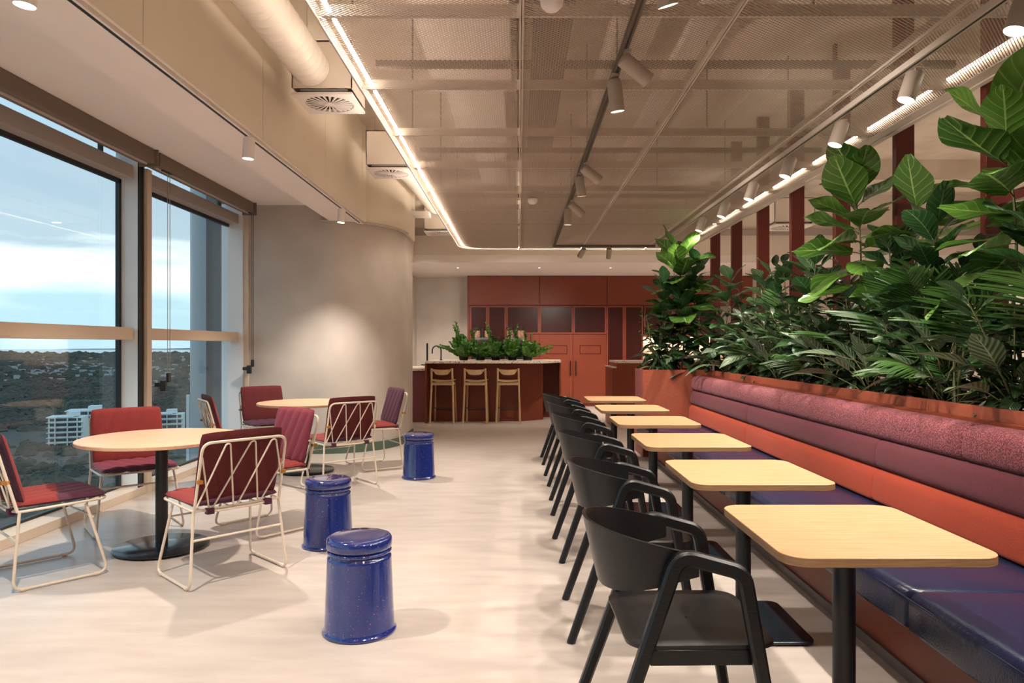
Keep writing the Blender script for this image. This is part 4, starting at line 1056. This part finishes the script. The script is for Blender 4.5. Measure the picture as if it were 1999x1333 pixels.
def frond(Lg, droop, nl, seed, ll=.30, lw=.020, m=M_palm, pet=.35):
    rnd = random.Random(seed); mb = MB(); uvl = []
    def sp(t):
        x = Lg*t; return Vector((x*(1-.25*droop*t*t), 0, -droop*Lg*.55*t**2.2))
    pts_ = [sp(t/12) for t in range(13)]
    mb.tube(pts_, .004, 5, mi=1, rad=[.006-.0045*i/12 for i in range(13)])
    nst = len(mb.v)
    for i in range(nl):
        t = pet+(1-pet)*(i+.5)/nl; p = sp(t); tan = (sp(min(1, t+.02))-sp(t-.02)).normalized()
        ln = ll*(math.sin(PI*(.18+.78*(i+.5)/nl))**.7)*rnd.uniform(.9, 1.1); an = math.radians(62-34*(i/nl)+rnd.uniform(-5, 5))
        for s in (-1, 1):
            side = Vector((0, s, 0)); d = (tan*math.cos(an)+side*math.sin(an)+Vector((0, 0, .12+rnd.uniform(-.08, .08)))).normalized()
            wv = d.cross(Vector((0, 0, 1))).normalized(); rows = []
            for k in range(6):
                q = k/5; c = p+d*ln*q+Vector((0, 0, -.38*ln*q*q*(1+droop*.5))); wd = lw*.5*max(.06, math.sin(PI*min(.97, q*.9+.08))**.6)
                rows.append([c-wv*wd, c+Vector((0, 0, -.25*wd)), c+wv*wd])
            mb.grid(rows)
    me = mb.mesh('frond', [m, M_stem], True); ul = me.uv_layers.new(name='UVMap')
    for p in me.polygons:
        for k, li in enumerate(p.loop_indices):
            vi = me.loops[li].vertex_index-nst
            ul.data[li].uv = ((vi % 3)/2, .3) if vi >= 0 else (.1, .1)
    return me
FR = [frond(1.0, .55, 22, 1), frond(.95, .9, 20, 2), frond(1.05, .3, 22, 3), frond(.8, .7, 18, 4, .26)]
def Mdir(loc, az, el, roll=0, s=1):
    R = Matrix.Rotation(az, 4, 'Z') @ Matrix.Rotation(-el, 4, 'Y') @ Matrix.Rotation(roll, 4, 'X')
    return Matrix.Translation(loc) @ R @ Matrix.Scale(s, 4)
RN = random.Random(11)
XMAX = 2.96
def plant_fig(x, y, h, n, lab, kind='fig', lean=(0, 0), z0=.99, lo=.35, size=1.0, grp='fiddle-leaf figs in the planter'):
    r = thing('fiddle_leaf_fig' if kind == 'fig' else 'broad_leaf_plant', lab, 'plant', (x, y, z0), 0, grp)
    def sp(t): return Vector((lean[0]*t+.03*math.sin(t*5+x*9), lean[1]*t+.03*math.cos(t*4+y*7), h*t))
    MB().tube([sp(k/8) for k in range(9)], .01, 7, rad=[.013-.009*k/8 for k in range(9)]).build('stem', M_stem, r, smooth=True)
    for i in range(n):
        t = lo+(1-lo)*(i+.5)/n; p = sp(t); az = i*2.4+RN.uniform(-.4, .4); el = math.radians(-15+75*((t-lo)/(1-lo))**1.5+RN.uniform(-12, 12))
        s_ = size*RN.uniform(.75, 1.12)*(1.0 if t < .9 else .85)
        link_mesh('leaf', RN.choice(LEAF[kind]), r, Mdir(p, az, el, RN.uniform(-.4, .4), s_))
    return r
def plant_bush(x, y, h, kind, nst, per, lab, spread=.25, z0=.99, size=1.0, name='leafy_bush', grp='leafy bushes in the planter', clipx=None):
    r = thing(name, lab, 'plant', (x, y, z0), 0, grp)
    for s in range(nst):
        a = 2*PI*s/nst+RN.uniform(-.4, .4); hh = h*RN.uniform(.65, 1.05); sp_ = spread*RN.uniform(.4, 1.1)
        def sp(t): return Vector((math.cos(a)*sp_*t**1.4, math.sin(a)*sp_*t**1.4, hh*t))
        MB().tube([sp(k/5) for k in range(6)], .005, 5, rad=[.007-.004*k/5 for k in range(6)]).build('stem', M_stem, r, smooth=True)
        for i in range(per):
            t = .12+.88*(i+.5)/per; az = i*2.3+a+RN.uniform(-.5, .5); el = math.radians(-25+70*t+RN.uniform(-18, 18))
            link_mesh('leaf', RN.choice(LEAF[kind]), r, Mdir(sp(t), az, el, RN.uniform(-.5, .5), size*RN.uniform(.7, 1.15)))
    return r
def plant_cal(x, y, n, lab, z0=.99, size=1.0, grp='striped-leaf plants in the planter', elr=(15, 80)):
    r = thing('striped_leaf_plant', lab, 'plant', (x, y, z0), 0, grp)
    for i in range(n):
        az = i*2.4+RN.uniform(-.3, .3); el = math.radians(RN.uniform(*elr)); link_mesh('leaf', RN.choice(LEAF['cal']), r, Mdir((0, 0, RN.uniform(.02, .25)), az, el, RN.uniform(-.4, .4), size*RN.uniform(.8, 1.2)))
    return r
def plant_palm(x, y, n, lab, z0=.99, size=1.0, elr=(50, 85), grp='palms in the planter', azs=None):
    r = thing('palm_plant', lab, 'plant', (x, y, z0), 0, grp)
    for i in range(n):
        az = (azs[i % len(azs)]+RN.uniform(-.3, .3)) if azs else i*2.4+RN.uniform(-.4, .4); el = math.radians(elr[0]+(elr[1]-elr[0])*((i*.618) % 1)); s_ = size*RN.uniform(.8, 1.1)
        link_mesh('frond', FR[i % 4], r, Mdir((RN.uniform(-.03, .03), RN.uniform(-.03, .03), 0), az, el, RN.uniform(-.5, .5), s_))
    for i in range(5): MB().tube([(RN.uniform(-.05, .05), RN.uniform(-.05, .05), 0), (RN.uniform(-.07, .07), RN.uniform(-.07, .07), .5)], .006, 6).build('cane', M_stem, r, smooth=True)
    return r
figs = [
 (2.6, 3.72, 1.5, 24, (-.05, 0), 'tall fiddle-leaf fig at the right edge of the view', .5),
 (2.70, 4.68, 1.30, 14, (0, .05), 'fiddle-leaf fig with one tall upright leaf between the two nearest posts in view', .5),
 (2.60, 5.42, 1.55, 26, (-.04, -.02), 'tallest fiddle-leaf fig in the middle of the planter with big pale leaves', .5),
 (1.98, 8.78, 1.5, 34, (.02, 0), 'fiddle-leaf fig at the far end of the planter, topped with a bright lime leaf', .35),
]
for x, y, h, n, ln, lb, lo in figs: plant_fig(x, y, h, n, lb, 'fig', ln, lo=lo, size=1.18)
def nth(k): return ordn[k].replace('nearest', 'first')
for k, (x, y, h, n) in enumerate(((2.5, 3.35, 1.0, 26), (2.45, 4.2, 1.1, 30), (2.6, 4.95, 1.1, 28), (2.45, 5.9, 1.05, 30), (2.65, 6.5, 1.1, 28), (2.5, 6.95, 1.0, 26), (2.6, 7.5, 1.05, 28), (2.4, 8.15, 1.1, 28), (1.78, 8.8, 1.15, 38), (2.2, 8.75, 1.35, 42), (2.0, 8.66, 1.0, 38))):
    plant_fig(x, y, h, n, 'dark broad-leaved plant, %s of its kind along the planter from the camera' % nth(k), 'figd', lo=.12, grp='dark broad-leaved plants in the planter', size=.95)
for k, (x, y, h) in enumerate(((2.7, 3.2, 1.15), (2.42, 3.45, .6), (2.7, 4.3, 1.05), (2.42, 4.45, .65), (2.42, 5.05, .75), (2.42, 5.6, .7), (2.7, 5.8, 1.1), (2.42, 6.15, .75), (2.42, 6.75, .7), (2.7, 7.0, 1.1), (2.42, 7.4, .7), (2.4, 7.75, .7), (2.7, 8.0, 1.1), (2.35, 8.45, .7))):
    plant_bush(x, y, h, 'rub', 6, 15, 'glossy dark green bush, %s of its kind along the planter from the camera' % nth(k), .22, size=1.0)
for k, (x, y) in enumerate(((2.38, 3.4), (2.38, 3.95), (2.36, 4.75), (2.38, 5.35), (2.38, 6.45), (2.38, 7.05), (2.34, 7.95), (1.8, 8.66), (2.2, 8.66))):
    plant_cal(x, y, 15, 'plant with large striped leaves hanging over the planter edge, %s from the camera' % nth(k), elr=(0, 80))
for k, (x, y, n, s_, er) in enumerate(((2.7, 3.15, 6, .9, (55, 86)), (2.7, 3.75, 6, .95, (60, 88)), (2.45, 3.95, 7, .62, (25, 72)), (2.68, 4.5, 7, .95, (62, 88)), (2.6, 5.15, 4, .75, (55, 85)), (2.45, 5.75, 5, .6, (30, 72)), (2.6, 6.4, 7, .85, (58, 86)), (2.5, 6.95, 6, .7, (45, 80)), (2.65, 7.7, 5, .8, (58, 86)))):
    plant_palm(x, y, n, 'feathery green palm, %s palm along the planter from the camera' % nth(k), size=s_, elr=er)
plant_bush(1.7, 8.78, .75, 'sm', 9, 18, 'small-leaved dark bush at the left end of the planter', .24, name='small_leaf_bush', grp='small-leaved bushes')
plant_bush(1.95, 8.9, .6, 'sm', 7, 14, 'small-leaved dark bush just right of the end one, under the fig', .22, name='small_leaf_bush', grp='small-leaved bushes')

# zz plants on the island
def zz_stem(Lg, seed, n=12):
    rnd = random.Random(seed); mb = MB(); b0 = rnd.uniform(.1, .35)
    def sp(t): return Vector((b0*Lg*t*t, 0, Lg*t*(1-.1*t)))
    mb.tube([sp(k/6) for k in range(7)], .006, 6, mi=1, rad=[.009-.006*k/6 for k in range(7)]); nst = len(mb.v)
    for i in range(n):
        t = .10+.90*(i+.5)/n; p = sp(t); tan = (sp(min(1, t+.03))-sp(t-.03)).normalized(); ln = .085*(1-.45*t)*rnd.uniform(.9, 1.15)
        for s in (-1, 1):
            d = (tan*.55+Vector((rnd.uniform(-.5, .5), s, rnd.uniform(-.1, .2)))*.9).normalized(); wv = d.cross(Vector((rnd.uniform(.3, 1), rnd.uniform(-.6, .6), .3))).normalized(); rows = []
            for k in range(5):
                q = k/4; c = p+d*ln*q; wd = ln*.32*max(.05, math.sin(PI*min(.97, q*.9+.06))); rows.append([c-wv*wd, c+wv*wd])
            mb.grid(rows)
    me = mb.mesh('stem', [M_zz, M_stem], True); ul = me.uv_layers.new(name='UVMap')
    for p in me.polygons:
        for li in p.loop_indices:
            vi = me.loops[li].vertex_index-nst; ul.data[li].uv = ((vi % 2), .5) if vi >= 0 else (.1, .1)
    return me
ZS = [zz_stem(.58, 1, 20), zz_stem(.42, 2, 17), zz_stem(.34, 3, 15), zz_stem(.28, 4, 13)]
for i, (px, hmul) in enumerate(((905, 1.0), (938, .8), (968, .95), (1000, .95), (1030, .85))):
    y = 12.85; x = ix(px, y)
    r = thing('zz_plant', 'glossy feathery potted plant on the island, %s from the left' % ('first', 'second', 'third', 'fourth', 'fifth')[i], 'plant', (x, y, 1.07), 0, 'potted plants on the island')
    MB().lathe([(.075, 0), (.085, .05), (.09, .06), (.082, .06), (.078, .05), (.001, .05)], 0, 0, 24).build('pot', M_pot, r, smooth=True, angle=40)
    for s in range(26):
        a = s*2.4; link_mesh('leafy_stem', ZS[0 if s % 9 == 4 else 1+s % 3], r, Mdir((math.cos(a)*.05, math.sin(a)*.05, .04), a, RN.uniform(-.6, .15) if s % 3 else RN.uniform(-1.1, -.6), 0, hmul*1.25*RN.uniform(.8, 1.1)))
